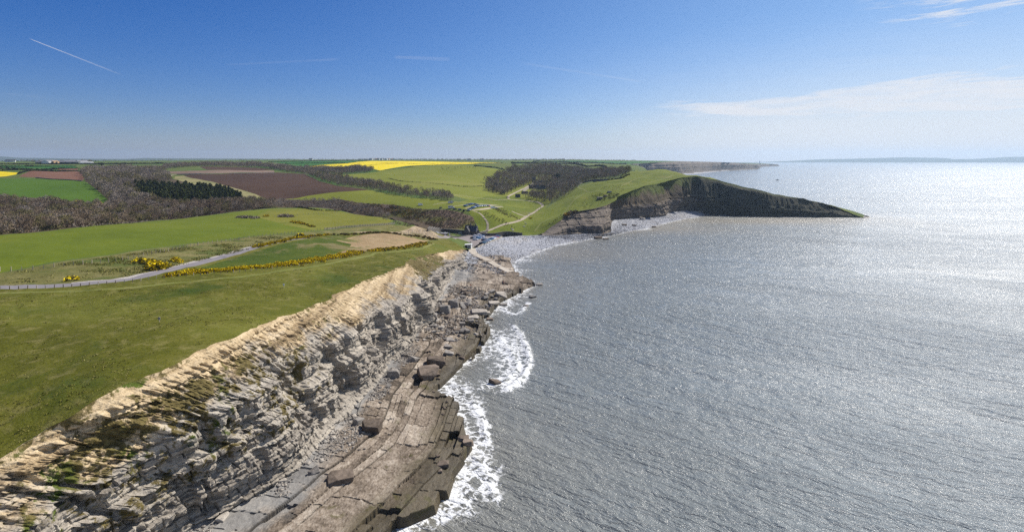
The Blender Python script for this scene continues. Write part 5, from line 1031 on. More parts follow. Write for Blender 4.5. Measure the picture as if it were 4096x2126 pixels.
i_ = rg.integers(0, 330, 30000); u_ = rg.random(30000); X = BK[i_, 0] + (WT[i_, 0] - BK[i_, 0]) * u_ + rg.normal(size=30000) * 1.5; Y = BK[i_, 1] + (WT[i_, 1] - BK[i_, 1]) * u_ + rg.normal(size=30000) * 1.5; Z = BK[i_, 2] * (1 - u_ ** 1.3) + (fbm(X / 9, Y / 9, oct=3, seed=91) - .5) * .9
k_ = inpoly(X, Y, LAND) | (polydist(X, Y, [tuple(q_[:2]) for q_ in SLd]) < 3.0); rubble('cobbles', np.column_stack([X, Y, Z])[~k_], .25, 1.15, ('rock_cobble', 'rock_grey', 'rock_cobble'), 3.0)
q = scatter(dp((880, 583), (960, 583), (1030, 576), (1075, 578), (1108, 597), (1060, 595), (1000, 586), (920, 584)), 1.1, 91); q = np.column_stack([q, zt(q[:, 0], q[:, 1])]); rubble('scree', q, .25, 1.0, ('rock_pale', 'rock_pale', 'rock_brown'))
# white stones by the stream, and the rock outcrop on the headland
for i, (x, y, s) in enumerate([(1318, 570, 2.2), (1322, 562, 2.6), (1320, 558, 2.0), (1288, 576, 2.6), (1290, 579, 2.4), (1274, 585, 2.4), (1332, 535, 1.8)]): boulder((x, y), s, 'rock_pale', 'white stone lying in the meadow stream, ' + ['middle of the upper three', 'top of the upper three', 'second of the upper three', 'upper of the middle pair', 'lower of the middle pair', 'nearest to the sea wall', 'alone beside the farm track'][i], on_land, .4)
for i, (x, y, s) in enumerate([(1510, 497, 7), (1524, 492, 5), (1533, 484, 5)]): boulder((x, y), s, ['rock_grey', 'rock_brown', 'rock_pale'][i], ['grey outcrop with a bare scar on the headland slope', 'brown outcrop just right of the bare scar on the headland slope', 'pale outcrop on the headland above the brown one'][i], on_land, .5)

# ------------------------------------------------------------------ walls, fences, stakes
def wall(pts, h, th, mat, label, name='stone_wall', cap=None, merlon=0):
    P = catmull(pts, 5) if len(pts) > 2 else np.array(pts, float); root = empty(name, tuple(P[0])); mb = MB(); cb = MB()
    for i in range(len(P) - 1):
        a, b = P[i] - P[0], P[i + 1] - P[0]; L = math.hypot(b[0] - a[0], b[1] - a[1]); rz = math.atan2(b[1] - a[1], b[0] - a[0]); zm = (a[2] + b[2]) / 2
        mb.box((a[0] + b[0]) / 2, (a[1] + b[1]) / 2, zm + h / 2 - .4, L + .01, th, h + .8, rz)
        if cap: cb.box((a[0] + b[0]) / 2, (a[1] + b[1]) / 2, zm + h + .09, L + .02, th + .14, .18, rz)
        for j in range(int(L / merlon) if merlon else 0): f = (j + .5) * merlon / L; cb.box(a[0] + (b[0] - a[0]) * f, a[1] + (b[1] - a[1]) * f, a[2] + (b[2] - a[2]) * f + h + .35, merlon * .55, th * .98, .7, rz)
    mb.build('masonry', [MATS[mat]], root)
    if cap or merlon: cb.build('coping' if cap else 'battlement', [MATS[cap or mat]], root)
    tag(root, label, 'wall')
wall([on_land(1076, 580.5), on_land(1105, 583), on_land(1135, 584.5), on_land(1170, 587.5)], 3.0, .8, 'stone_dark', 'long dark stone wall behind the lawn, left of the cottage', cap='stone_wall')
wall([on_land(1207, 588.5), (on_land(1225, 584))], 1.8, .6, 'stone_wall', 'grey stone wall between the cottage and the foot of the steps', cap='stone_pale')
wall([on_park(1204, 590.5), on_park(1240, 592), on_land(1275, 594), on_land(1314, 594.5)], 2.0, .9, 'stone_dark', 'dark sea wall between the beach car park and the green meadow', cap='stone_dark')
wall([on_park(1116, 594.4), on_park(1140, 595.6), on_park(1160, 594.6), on_park(1194, 588)], .6, .5, 'stone_wall', 'low kerb wall along the front of the lawn')
wall([on_park(1202, 620.5), on_park(1230, 607.5), on_park(1263, 594.8)], .55, .7, 'concrete', 'low pale wall along the seaward edge of the car park')
wall([on_land(90, 447), on_land(130, 450.5), on_land(170, 452.5), on_land(206, 455)], 1.3, .8, 'stone_wall', 'dry stone wall between the red plough and the bright green field')
wall([on_land(445, 438.5), on_land(500, 437.3), on_land(600, 435.6), on_land(690, 434)], 1.2, .8, 'stone_pale', 'pale dry stone wall along the top of the dark ploughed field')
wall([on_land(1455, 465), on_land(1468, 458.5), on_land(1490, 457), on_land(1528, 455.5)], 2.2, .9, 'stone_dark', 'old stone wall at the top left of the headland turf')
wall([on_land(1441, 452.5), on_land(1462, 453.5)], 2.5, .8, 'stone_wall', 'short grey wall end above the ruin wood')
wall([on_land(1330, 473), on_land(1355, 473.6), on_land(1376, 475)], 5.5, 1.0, 'stone_dark', 'battlemented garden wall nearest the small lawn of the ruin', merlon=1.6)
wall([on_land(1347, 463.5), on_land(1365, 465), on_land(1384, 467)], 7.0, 1.0, 'stone_dark', 'taller battlemented wall running right from the stone tower', merlon=1.6)
wall([on_land(1315, 484), on_land(1328, 475), on_land(1342, 463)], 3.8, 1.0, 'stone_pale', 'sunlit pale garden wall climbing towards the stone tower')
wall([on_land(1296, 495.8), on_land(1309, 496)], 5.0, 1.0, 'stone_dark', 'short dark wall of the ruin beside the bend of the farm track')
wall([on_land(1312, 487), on_land(1328, 486)], 4.0, 1.0, 'stone_dark', 'dark cross wall of the ruin above the track bend')
# ruined tower
p = on_land(1343, 462); tw = empty('stone_tower', p); mb = MB(); mb.cyl((0, 0, -1), (0, 0, 12), 3.3, 3.0, 12); mb.cyl((0, 0, 12), (0, 0, 12.6), 3.4, 3.4, 12); mb.build('drum', [MATS['stone_dark']], tw); mb = MB()
for k in range(8): mb.box(math.cos(k * .785) * 2.9, math.sin(k * .785) * 2.9, 13.1, 1.0, .8, 1.0, k * .785 + 1.57)
mb.build('battlement', [MATS['stone_dark']], tw); mb = MB(); mb.box(0, -3.2, 7.5, .6, .25, 1.8); mb.box(0, -3.25, 3.2, .7, .25, 2.0); mb.build('window', [MATS['glass_dark']], tw); mb = MB(); mb.box(3.3, .5, 5.5, 1.0, 2.2, 13.0); mb.build('buttress', [MATS['stone_pale']], tw); tag(tw, 'round battlemented stone tower of the ruin among bare trees', 'tower')
def post_mesh(h, w_, mat, top=.8): mb = MB(); mb.box(0, 0, h / 2 - .2, w_, w_, h + .4, 0, 0, top); return mb.mesh('post', [MATS[mat]])
PM = post_mesh(1.35, .14, 'wood'); SM = [post_mesh(.95, .20, 'wood'), post_mesh(.85, .22, 'wood'), post_mesh(1.0, .19, 'wood_pale')]; SM2 = [bpy.data.meshes.get(m.name) for m in SM]
def fence(line, sp, h, label, name='wire_fence', mat='wood', pales=False, dense=True):
    L = catmull(drop(line), 10); a = arc(L); n = min(int(a[-1] / sp) + 1, 98); s = np.linspace(0, a[-1], n); q = np.column_stack([np.interp(s, a, L[:, 0]), np.interp(s, a, L[:, 1])]); q = np.column_stack([q, zt(q[:, 0], q[:, 1])]); root = empty(name, tuple(q[0])); pm = post_mesh(h * 1.1, .2, 'wood_pale')
    for i in range(n): o = link(bpy.data.objects.new('post', pm), root); o.location = q[i] - q[0]; o.rotation_euler = (rg.normal() * .03, rg.normal() * .03, rg.random())
    wb = MB()
    for i in range(n - 1):
        d = q[i + 1] - q[i]
        for f in ((.9, .62, .3) if not pales else (.85, .2)):
            A, B = q[i] - q[0] + [0, 0, h * f], q[i + 1] - q[0] + [0, 0, h * f]; wb.cyl(A, B, .012 if not pales else .05, .012 if not pales else .05, 3)
    wb.build('wire' if not pales else 'rail', [MATS['dark_metal' if not pales else 'wood_pale']], root)
    if pales:
        pb = MB()
        for i in range(n - 1):
            rz = math.atan2(*(q[i + 1] - q[i])[[1, 0]])
            for j in range(5): c = q[i] + (q[i + 1] - q[i]) * (j + .5) / 5 - q[0]; pb.box(c[0], c[1], c[2] + h * .52, .30, .05, h * .95, rz)
        pb.build('paling', [MATS['wood_pale']], root)
    tag(root, label, 'fence')
fence([(0, 682), (100, 676), (250, 661.5), (327, 651), (400, 636.5), (497, 617.5)], 2.6, 1.35, 'post and wire fence on the nearest green field, left and nearer stretch')
fence([(499, 617), (592, 602.5), (643, 597), (730, 587), (806, 577.5)], 3.2, 1.35, 'post and wire fence on the nearest green field, right and farther stretch')
fence([(816, 577), (860, 573), (906, 569.5), (960, 566), (994, 563)], 2.2, 1.5, 'pale wooden paling fence above the scree bank', 'paling_fence', 'wood_pale', True)
fence([(690, 545), (760, 541), (830, 536), (850, 533)], 4.0, 1.2, 'faint wire fence crossing the olive field')
# row of stakes along the cliff path
L = catmull(drop([(0, 727.5), (23, 726), (140, 721), (280, 713.5), (420, 699.5), (560, 687.5), (640, 680.5), (744, 670), (819, 656.5), (879, 643.5), (918, 636)]), 12); a = arc(L)
for s in np.arange(0, a[-1], 2.1): x, y = np.interp(s, a, L[:, 0]), np.interp(s, a, L[:, 1]); o = link(bpy.data.objects.new('wooden_stake', SM[rr.randrange(3)])); o.location = (x, y, float(zt(x, y))); o.rotation_euler = (rg.normal() * .04, rg.normal() * .04, rg.random()); tag(o, 'short weathered wooden stake in the row between cliff path and gorse', 'stake', 'stakes beside the cliff path')
for (xy, lab, hh, mt) in [((401, 808), 'small grey marker post alone on the pasture, left of the other marker', 1.1, 'stone_pale'), ((714, 722), 'small white marker post on the pasture nearest the cliff edge', 1.3, 'white_paint')]:
    p = on_land(*xy); r_ = empty('marker_post', p); mb = MB(); mb.box(0, 0, hh / 2, .12, .12, hh + .3); mb.build('stem', [MATS['wood_pale']], r_); mb = MB(); mb.box(0, -.08, hh - .2, .55, .05, .6); mb.build('plate', [MATS[mt]], r_); tag(r_, lab, 'marker post')
# steps on the hill path
st = catmull(drop([(1217, 545), (1225, 557), (1227, 570), (1224, 582)]), 6); a = arc(st); mb = MB(); root = empty('wooden_steps', (st[0][0], st[0][1], float(zt(*st[0][:2])))); n = 0
for s in np.arange(1, a[-1], 3.0):
    x, y = np.interp(s, a, st[:, 0]), np.interp(s, a, st[:, 1]); t_ = MB(); t_.box(x - root.location.x, y - root.location.y, float(zt(x, y)) + .12 - root.location.z, 2.6, .9, .4, .1); t_.build('tread', [MATS['wood_pale']], root)
tag(root, 'pale log steps climbing the grassy slope to the upper car park', 'steps')

# ------------------------------------------------------------------ buildings
def gable(mb, rb, L, D, hw, hr, cx=0, cy=0, rz=0, ov=.35, th=.16):
    """walls with gables into mb, pitched roof slabs into rb; ridge along local x"""
    c, n = math.cos(rz), math.sin(rz); T = lambda v: (cx + v[0] * c - v[1] * n, cy + v[0] * n + v[1] * c, v[2]); l, d = L / 2, D / 2
    mb.add([T(v) for v in [(-l, -d, -1), (l, -d, -1), (l, d, -1), (-l, d, -1), (-l, -d, hw), (l, -d, hw), (l, d, hw), (-l, d, hw), (-l, 0, hr), (l, 0, hr)]], [(3, 2, 1, 0), (0, 1, 5, 4), (2, 3, 7, 6), (1, 2, 6, 9, 5), (3, 0, 4, 8, 7), (4, 5, 9, 8), (6, 7, 8, 9)])
    k = (hr - hw) / d
    for s in (-1, 1):
        e = [(-l - ov, s * (d + ov), hw - k * ov + .03), (l + ov, s * (d + ov), hw - k * ov + .03), (l + ov, 0, hr + .03), (-l - ov, 0, hr + .03)]; up = [(x, y, z + th) for x, y, z in e]
        rb.add([T(v) for v in e + up], [(0, 1, 2, 3), (4, 5, 6, 7), (0, 1, 5, 4), (1, 2, 6, 5), (2, 3, 7, 6), (3, 0, 4, 7)])
p = on_land(1186, 588); ct = empty('stone_cottage', p, -.25); mb, rb = MB(), MB(); gable(mb, rb, 10.5, 6.2, 3.0, 7.2); gable(mb, rb, 6.5, 5.0, 3.0, 7.0, -2.6, -2.2, R(90)); mb.build('wall', [MATS['stone_dark']], ct); roof = rb.build('roof', [MATS['slate']], ct)
for cx_, cz in ((-.6, 8.0), (3.8, 7.8)): m2 = MB(); m2.box(cx_, 0, cz - .6, 1.1, .9, 3.0); m2.cyl((cx_ - .25, 0, cz + .9), (cx_ - .25, 0, cz + 1.4), .16, .14, 8); m2.cyl((cx_ + .25, 0, cz + .9), (cx_ + .25, 0, cz + 1.4), .16, .14, 8); m2.build('chimney', [MATS['stone_dark']], roof)
m2 = MB(); gable(m2, rb := MB(), 2.4, 2.0, 2.2, 3.2, 6.2, -.8, 0, .15); m2.build('porch', [MATS['stone_wall']], ct); rb.build('porch_roof', [MATS['slate']], ct)
for x, y, rz in ((1.5, -3.13, 0), (3.6, -3.13, 0), (-2.6, -5.48, 0), (5.28, 1.6, 1.57)): m2 = MB(); m2.box(x, y, 1.7, 1.0, .1, 1.3, rz); w_ = m2.build('window', [MATS['window_glass']], ct); f = MB(); f.box(x, y - (.06 if rz == 0 else 0), 1.0, 1.25, .2, .12, rz); f.build('sill', [MATS['stone_pale']], w_)
m2 = MB(); m2.box(7.42, -.8, 1.0, .08, 1.0, 2.0); m2.build('door', [MATS['wood']], ct)
for s in (-1, 1): m2 = MB(); v = [(5.32 + .05, 0, 7.45), (5.32 + .05, s * 3.5, 2.6)]; m2.cyl(v[0], v[1], .16, .16, 4); m2.build('bargeboard', [MATS['white_paint']], ct)
tag(ct, 'dark stone cottage with steep gables and two chimneys behind the car park', 'cottage')
p = on_park(1112, 594); k_ = empty('kiosk', p, -.22); mb = MB(); mb.box(0, 0, 1.3, 8.2, 5.5, 3.0); mb.build('wall', [MATS['dark_metal']], k_); mb = MB(); mb.box(0, 0, 2.93, 9.2, 6.6, .22); mb.build('roof', [MATS['roof_grey']], k_); mb = MB(); mb.box(2.2, -2.78, 1.5, 3.0, .1, 1.2); mb.build('counter_window', [MATS['glass_dark']], k_); mb = MB(); mb.box(-2.0, -2.78, 1.05, 1.0, .1, 2.0); mb.build('door', [MATS['board_blue']], k_); mb = MB(); mb.box(-1.6, .6, 3.3, 1.6, 1.2, .5); mb.box(1.0, 1.2, 3.2, .8, .8, .35); mb.build('roof_vent', [MATS['roof_grey']], k_); tag(k_, 'low dark kiosk with a flat grey roof beside the lawn', 'kiosk')
p = on_park(1094, 590.5); k_ = empty('shed', p, -.2); mb = MB(); mb.box(0, 0, 1.2, 5.0, 4.0, 2.8); mb.build('wall', [MATS['roof_grey']], k_); mb = MB(); mb.box(0, 0, 2.72, 5.6, 4.6, .2); mb.build('roof', [MATS['roof_grey']], k_); mb = MB(); mb.box(1, -2.03, 1.0, .9, .08, 2.0); mb.build('door', [MATS['wood']], k_); tag(k_, 'small grey flat roofed shed half hidden behind the bank, left of the kiosk', 'shed')
p = on_park(1178.5, 623); k_ = empty('beach_hut', p, -.12); mb = MB(); mb.prism([(-2.4, -.6), (2.4, -.6), (2.4, 2.9), (-2.4, 2.5)], -1.7, 1.7); mb.build('wall', [MATS['white_paint']], k_); mb = MB(); mb.prism([(-2.65, 2.5), (2.7, 2.95), (2.7, 3.12), (-2.65, 2.67)], -2.0, 2.0); mb.build('roof', [MATS['white_paint']], k_); mb = MB(); mb.box(-1.35, -1.74, 1.05, 1.7, .08, 2.2); mb.build('door', [MATS['dark_metal']], k_); mb = MB(); mb.box(.9, -1.74, 1.2, 2.0, .08, 1.7); mb.build('shutter', [MATS['roof_grey']], k_); tag(k_, 'white lifeguard hut at the top of the slipway', 'hut')
def simple_house(p, L, D, hw, hr, rz, wm, rm, label, group, name='house', cat='house', extra=True):
    r_ = empty(name, p, rz); mb, rb = MB(), MB(); gable(mb, rb, L, D, hw, hr); mb.build('wall', [MATS[wm]], r_); ro = rb.build('roof', [MATS[rm]], r_)
    if extra == 'barn': m2 = MB(); m2.box(0, -D / 2 - .05, hw * .45, L * .3, .1, hw * .9); m2.build('door', [MATS['dark_metal']], r_)
    elif extra: m2 = MB(); m2.box(L * .3, 0, hr + .4, .9, .7, 1.6); m2.build('chimney', [MATS['stone_dark']], ro); m2 = MB(); m2.box(-L * .2, -D / 2 - .05, hw * .5, 1.2, .1, 1.4); m2.build('window', [MATS['window_glass']], r_)
    tag(r_, label, cat, group); return r_
def at_far(x, Y): u = x / SX; X = (u - 512) / 512 * Y; return (X, Y, float(zt(X, Y, False)))
for (x, Y, L, D, hw, hr, rz, wm, rm, lab) in [(111, 1500, 16, 12, 5, 8, .1, 'stone_dark', 'roof_grey', 'grey roofed barn at the left end of the farm'), (123, 1480, 24, 20, 5.5, 9.5, 1.57, 'barn_white', 'roof_grey', 'white gable ended barn, the brightest on the skyline'), (136, 1490, 18, 15, 6, 8, 1.57, 'barn_tan', 'barn_tan', 'tan barn touching the white gable ended barn'), (160, 1540, 46, 16, 4, 7, .05, 'stone_dark', 'roof_grey', 'long low dark barn in the middle of the farm'), (181, 1560, 34, 18, 5, 9, .1, 'barn_green', 'roof_grey', 'tall grey barn right of the long low one'), (188, 1500, 30, 14, 5, 7, .05, 'barn_green', 'roof_grey', 'green grey barn in front of the tall grey barn'), (205, 1530, 26, 18, 5.5, 9, 1.2, 'barn_green', 'roof_grey', 'dark fronted barn near the right end of the farm'), (219, 1500, 34, 10, 3, 5, .05, 'barn_white', 'barn_white', 'long white poultry shed at the right end of the farm'), (98, 1520, 14, 10, 4, 6, 0, 'stone_dark', 'roof_grey', 'small dark shed left of the farm barns')]: simple_house(at_far(x, Y), L, D, hw, hr, rz, wm, rm, lab, 'farm barns on the left skyline', 'barn', 'barn', 'barn')
for i, (x, lab) in enumerate([(18, 'white house with a grey roof at the far left skyline'), (26, 'low white house right of the first one at the far left skyline'), (33, 'small white house, rightmost of the far left skyline group')]): simple_house(at_far(x, 1750), 12, 8, 5, 8, .3 * i, 'white_paint', 'slate', lab, 'houses on the far left skyline')
rg2 = np.random.default_rng(31)
for i in range(26): x = 930 + 66 * rg2.random() ** .9; Yd = 2750 + 400 * rg2.random(); p = at_far(x, Yd); simple_house(p, 13, 9, 6, 9.5, rg2.random() * 3, ('white_paint', 'cream_paint', 'white_paint')[i % 3], ('slate', 'roof_red', 'roof_grey')[i % 3], 'pale house in the distant village on the middle skyline', 'houses of the distant village')
for (x, Y, lab) in [(782, 2500, 'lone farmhouse on the skyline above the far left green crop'), (1180, 2300, 'white farmhouse right of the village beyond the rape field'), (1212, 2350, 'long white house on the skyline right of the farmhouse'), (1417, 2900, 'tiny white house on the far green cliff top')]: simple_house(at_far(x, Y), 16, 9, 5.5, 9, .2, 'white_paint', 'slate', lab, 'scattered distant houses')
p = (2420, 5000, float(zt(2420, 5000, False))); lh = empty('lighthouse', p); mb = MB(); mb.cyl((0, 0, -2), (0, 0, 30), 4, 2.8, 12); mb.build('tower', [MATS['white_paint']], lh); mb = MB(); mb.cyl((0, 0, 30), (0, 0, 34), 2.2, 2.2, 10); mb.build('lantern', [MATS['glass_dark']], lh); mb = MB(); mb.cyl((0, 0, 34), (0, 0, 36), 2.6, .2, 10); mb.build('cap', [MATS['dark_metal']], lh); tag(lh, 'white lighthouse on the farthest headland', 'lighthouse')

# ------------------------------------------------------------------ beach furniture
for i, (x, y) in enumerate([(1131, 588.5), (1136, 591), (1148.5, 589.5)]):
    p = on_land(x, y); t_ = empty('picnic_table', p, .3 + i); mb = MB(); mb.box(0, 0, .74, 1.8, .75, .06); mb.build('table_top', [MATS['wood']], t_)
    for s in (-1, 1): mb = MB(); mb.box(0, s * .75, .44, 1.8, .28, .05); mb.build('bench', [MATS['wood']], t_); mb = MB(); mb.box(s * .65, 0, .36, .08, 1.5, .08); mb.box(s * .65, .35, .37, .08, .08, .8); mb.box(s * .65, -.35, .37, .08, .08, .8); mb.build('trestle', [MATS['wood']], t_)
    tag(t_, ['dark picnic table on the lawn nearest the white flags', 'dark picnic table at the front of the lawn beside the flags', 'dark picnic table on the lawn left of the blue boards'][i], 'picnic table')
for i, x in enumerate((1155.5, 1159.5)):
    p = on_land(x, 590.8); b_ = empty('information_board', p, -.1); mb = MB(); mb.box(0, 0, 1.75, 1.9, .1, 1.9); mb.build('panel', [MATS['board_blue']], b_); mb = MB(); mb.box(0, -.07, 1.85, 1.5, .04, 1.3); mb.build('sheet', [MATS['roof_grey']], b_)
    for s in (-1, 1): mb = MB(); mb.box(s * .95, 0, 1.2, .12, .12, 3.0); mb.build('leg', [MATS['wood']], b_)
    tag(b_, ['left blue information board on the lawn', 'right blue information board on the lawn'][i], 'notice board')
for i, (x, y, mt) in enumerate([(1119, 590.5, 'flag_white'), (1124, 592.5, 'flag_white'), (1130, 594.5, 'flag_white'), (1118.5, 597.5, 'flag_white'), (1115, 597, 'flag_red')]):
    p = on_park(x, y); f_ = empty('feather_flag', p, .2 * i); mb = MB(); mb.cyl((0, 0, -.2), (0, 0, 3.2), .04, .03, 6); mb.build('pole', [MATS['dark_metal']], f_); mb = MB(); mb.prism([(.04, .8), (.75, 1.0), (.8, 2.6), (.5, 3.1), (.04, 3.2)], -.015, .015); mb.build('banner', [MATS[mt]], f_); tag(f_, ['white feather flag behind the kiosk', 'white feather flag on the edge of the lawn', 'white feather flag by the picnic tables', 'white feather flag standing in front of the kiosk', 'red feather flag at the kiosk corner'][i], 'flag')
for i, (x, y) in enumerate([(1153.5, 598.5), (1157, 598.8)]):
    p = on_park(x, y); b_ = link(bpy.data.objects.new('barrier_post', PM)); b_.location = p; tag(b_, ['left slim post at the car park entrance', 'right slim post at the car park entrance'][i], 'post')

# ------------------------------------------------------------------ vehicles
def car_parts(kind):
    if kind == 'van': prof = [(-2.6, .35), (2.55, .35), (2.65, .8), (2.45, 1.15), (1.75, 1.35), (1.25, 2.1), (.9, 2.25), (-2.5, 2.3), (-2.65, 2.1), (-2.65, .6)]; belt, W, wx, top = 1.25, 1.95, 1.65, .9
    elif kind == 'camper': prof = [(-3.1, .4), (3.0, .4), (3.1, .95), (2.9, 1.3), (2.2, 1.5), (1.6, 2.55), (1.3, 2.75), (-3.0, 2.8), (-3.15, 2.5), (-3.15, .7)]; belt, W, wx, top = 1.4, 2.1, 1.95, .92
    elif kind == 'estate': prof = [(-2.25, .32), (2.2, .32), (2.28, .62), (2.05, .86), (1.05, .98), (.35, 1.44), (-1.75, 1.48), (-2.2, 1.05), (-2.3, .75)]; belt, W, wx, top = .98, 1.8, 1.35, .8
    else: prof = [(-1.9, .32), (1.95, .32), (2.05, .62), (1.82, .86), (1.0, .97), (.35, 1.45), (-1.2, 1.5), (-1.8, 1.08), (-1.95, .75)]; belt, W, wx, top = .98, 1.72, 1.25, .8
    mb = MB(); n = len(prof); vs = []
    for s in (-1, 1):
        for x, z in prof: vs.append((x, s * W / 2 * (1 if z < belt + .12 else top), z))
    mb.add(vs, [(i, (i + 1) % n, n + (i + 1) % n, n + i) for i in range(n)] + [tuple(range(n))[::-1], tuple(range(n, 2 * n))]); body = mb.mesh('car_body', [MATS['car_white']])
    bm = bmesh.new(); bm.from_mesh(body); bmesh.ops.bevel(bm, geom=list(bm.edges), offset=.06, segments=2, affect='EDGES', clamp_overlap=True); bm.to_mesh(body); bm.free()
    g_ = MB(); hi = [(x, z) for x, z in prof if z > belt + .12]; x1, x0 = max(x for x, z in hi), min(x for x, z in hi); zt_ = max(z for x, z in hi)
    for s in (-1, 1):
        y0, y1 = W / 2 * (top + 1) / 2 + .03, W / 2 * top + .015
        for xa, xb_ in ((x0 + .15, (x0 + x1) / 2 - .05), ((x0 + x1) / 2 + .05, x1 + .1)) if kind not in ('van',) else ((x1 - 1.0, x1 + .05),):
            g_.add([(xa - .15 * (xa == x0 + .15), s * (y0 + .02), belt + .06), (xb_ + (.3 if xb_ > x1 else 0), s * (y0 + .02), belt + .06), (xb_ - .12, s * y1, zt_ - .14), (xa, s * y1, zt_ - .14)], [(0, 1, 2, 3)])
    i1 = max(i for i, (x, z) in enumerate(prof) if x == x1); a, b = prof[i1 - 1], prof[i1]; ff = lambda p, q, t: (p[0] + (q[0] - p[0]) * t + .03, p[1] + (q[1] - p[1]) * t + .03); A, B = ff(a, b, .12), ff(a, b, .9)
    g_.add([(A[0], -W * .40, A[1]), (A[0], W * .40, A[1]), (B[0], W * top * .45, B[1]), (B[0], -W * top * .45, B[1])], [(0, 1, 2, 3)])
    if kind != 'van':
        i2 = [i for i, (x, z) in enumerate(prof) if x == x0][-1]; a, b = prof[i2], prof[(i2 + 1) % n]; A, B = (a[0] + (b[0] - a[0]) * .15 - .03, a[1] + (b[1] - a[1]) * .15 + .02), (a[0] + (b[0] - a[0]) * .85 - .03, a[1] + (b[1] - a[1]) * .85 + .02)
        g_.add([(A[0], -W * top * .42, A[1]), (A[0], W * top * .42, A[1]), (B[0], W * .4, B[1]), (B[0], -W * .4, B[1])], [(0, 1, 2, 3)])
    wh = MB(); wh.cyl((0, -.11, 0), (0, .11, 0), .33, .33, 14); wh.cyl((0, -.125, 0), (0, .125, 0), .19, .19, 10, 1); return body, g_.mesh('windows', [MATS['window_glass']]), wh.mesh('wheel', [MATS['tyre'], MATS['car_silver']]), W, wx
PARTS = {k: car_parts(k) for k in ('hatch', 'estate', 'van', 'camper')}; BODY = {}
def car(p, rz, kind, colr, label, group):
    b, gl_, wh, W, wx = PARTS[kind]
    if (kind, colr) not in BODY: m = b.copy(); m.materials.clear(); m.materials.append(MATS['car_' + colr]); BODY[(kind, colr)] = m
    root = empty({'van': 'parked_van', 'camper': 'camper_van'}.get(kind, 'parked_car'), p, rz); link(bpy.data.objects.new('body', BODY[(kind, colr)]), root); link(bpy.data.objects.new('windows', gl_), root)
    for sx in (-1, 1):
        for sy in (-1, 1): w_ = link(bpy.data.objects.new('wheel', wh), root); w_.location = (sx * wx, sy * (W / 2 - .1), .33)
    if len(label.split()) > 16: print('LONGLABEL', label)
    tag(root, label, 'van' if kind in ('van', 'camper') else 'car', group)
ORD = ['first', 'second', 'third', 'fourth', 'fifth', 'sixth', 'seventh', 'eighth', 'ninth', 'tenth', 'eleventh', 'twelfth', 'thirteenth', 'fourteenth', 'fifteenth', 'sixteenth', 'seventeenth', 'eighteenth', 'nineteenth', 'twentieth']
CN = {'white': 'white', 'silver': 'silver', 'black': 'black', 'navy': 'dark blue', 'blue': 'blue', 'red': 'red', 'grey': 'grey', 'teal': 'dark teal'}; KN = {'hatch': 'hatchback', 'estate': 'estate car', 'van': 'van', 'camper': 'camper van'}
def row(a, b, cols, kinds, where, group, surf, turn=90, skip=()):
    A, B = np.array(surf(*a)), np.array(surf(*b)); rz = math.atan2(B[1] - A[1], B[0] - A[0]) - R(turn); n = len(cols)
    for i in range(n):
        f = i / max(n - 1, 1); p = A + (B - A) * f; car((p[0], p[1], float(zt(p[0], p[1])) + .03), rz + rg.normal() * .03, kinds[i % len(kinds)], cols[i], '%s %s, %s from near end of %s' % (CN[cols[i]], KN[kinds[i % len(kinds)]], ORD[i], where), group)
G1 = 'cars in the beach car park'; G2 = 'cars in the upper field car park'
row((1213, 613), (1253, 594.5), ['black', 'teal', 'grey', 'silver', 'navy', 'white', 'teal', 'teal', 'navy', 'white', 'white', 'silver', 'red', 'navy', 'black'], ['estate', 'hatch', 'hatch', 'hatch', 'hatch', 'estate', 'hatch'], 'the seaward car park row', G1, on_park)
row((1196, 603), (1217, 593.5), ['white', 'navy', 'teal', 'blue', 'silver', 'navy', 'white', 'navy', 'black'], ['estate', 'hatch', 'hatch'], 'the middle beach car park row', G1, on_park)
row((1190, 599.5), (1212, 591.3), ['black', 'white', 'navy', 'white', 'silver', 'navy', 'white', 'black'], ['estate', 'hatch', 'hatch'], 'the car park row behind the middle', G1, on_park)
row((1195, 594), (1214, 589.6), ['white', 'navy', 'silver', 'white', 'silver', 'black'], ['hatch', 'estate'], 'the car park row nearest the cottage', G1, on_park)
p = on_park(1220, 601); car((p[0], p[1], p[2] + .03), .3, 'hatch', 'white', 'white hatchback alone in the aisle between two rows of the beach car park', G1); p = on_park(1216, 604); car((p[0], p[1], p[2] + .03), .9, 'hatch', 'navy', 'dark blue hatchback turning in the aisle of the beach car park', G1)
row((1179, 529), (1230, 518), ['silver', 'teal', 'navy', 'teal', 'blue', 'white', 'navy', 'teal', 'silver', 'silver', 'teal', 'white', 'navy', 'silver', 'black', 'white', 'black', 'black', 'red', 'white'], ['hatch', 'estate', 'hatch'], 'the long row of the upper field', G2, on_land)
row((1170, 518.5), (1188, 513.5), ['teal', 'silver', 'black', 'navy', 'black', 'navy', 'blue', 'silver'], ['hatch', 'estate'], 'the short upper field row', G2, on_land); row((1192, 513.5), (1201, 516.5), ['black', 'navy', 'silver', 'navy'], ['hatch'], 'the curved upper field row', G2, on_land)
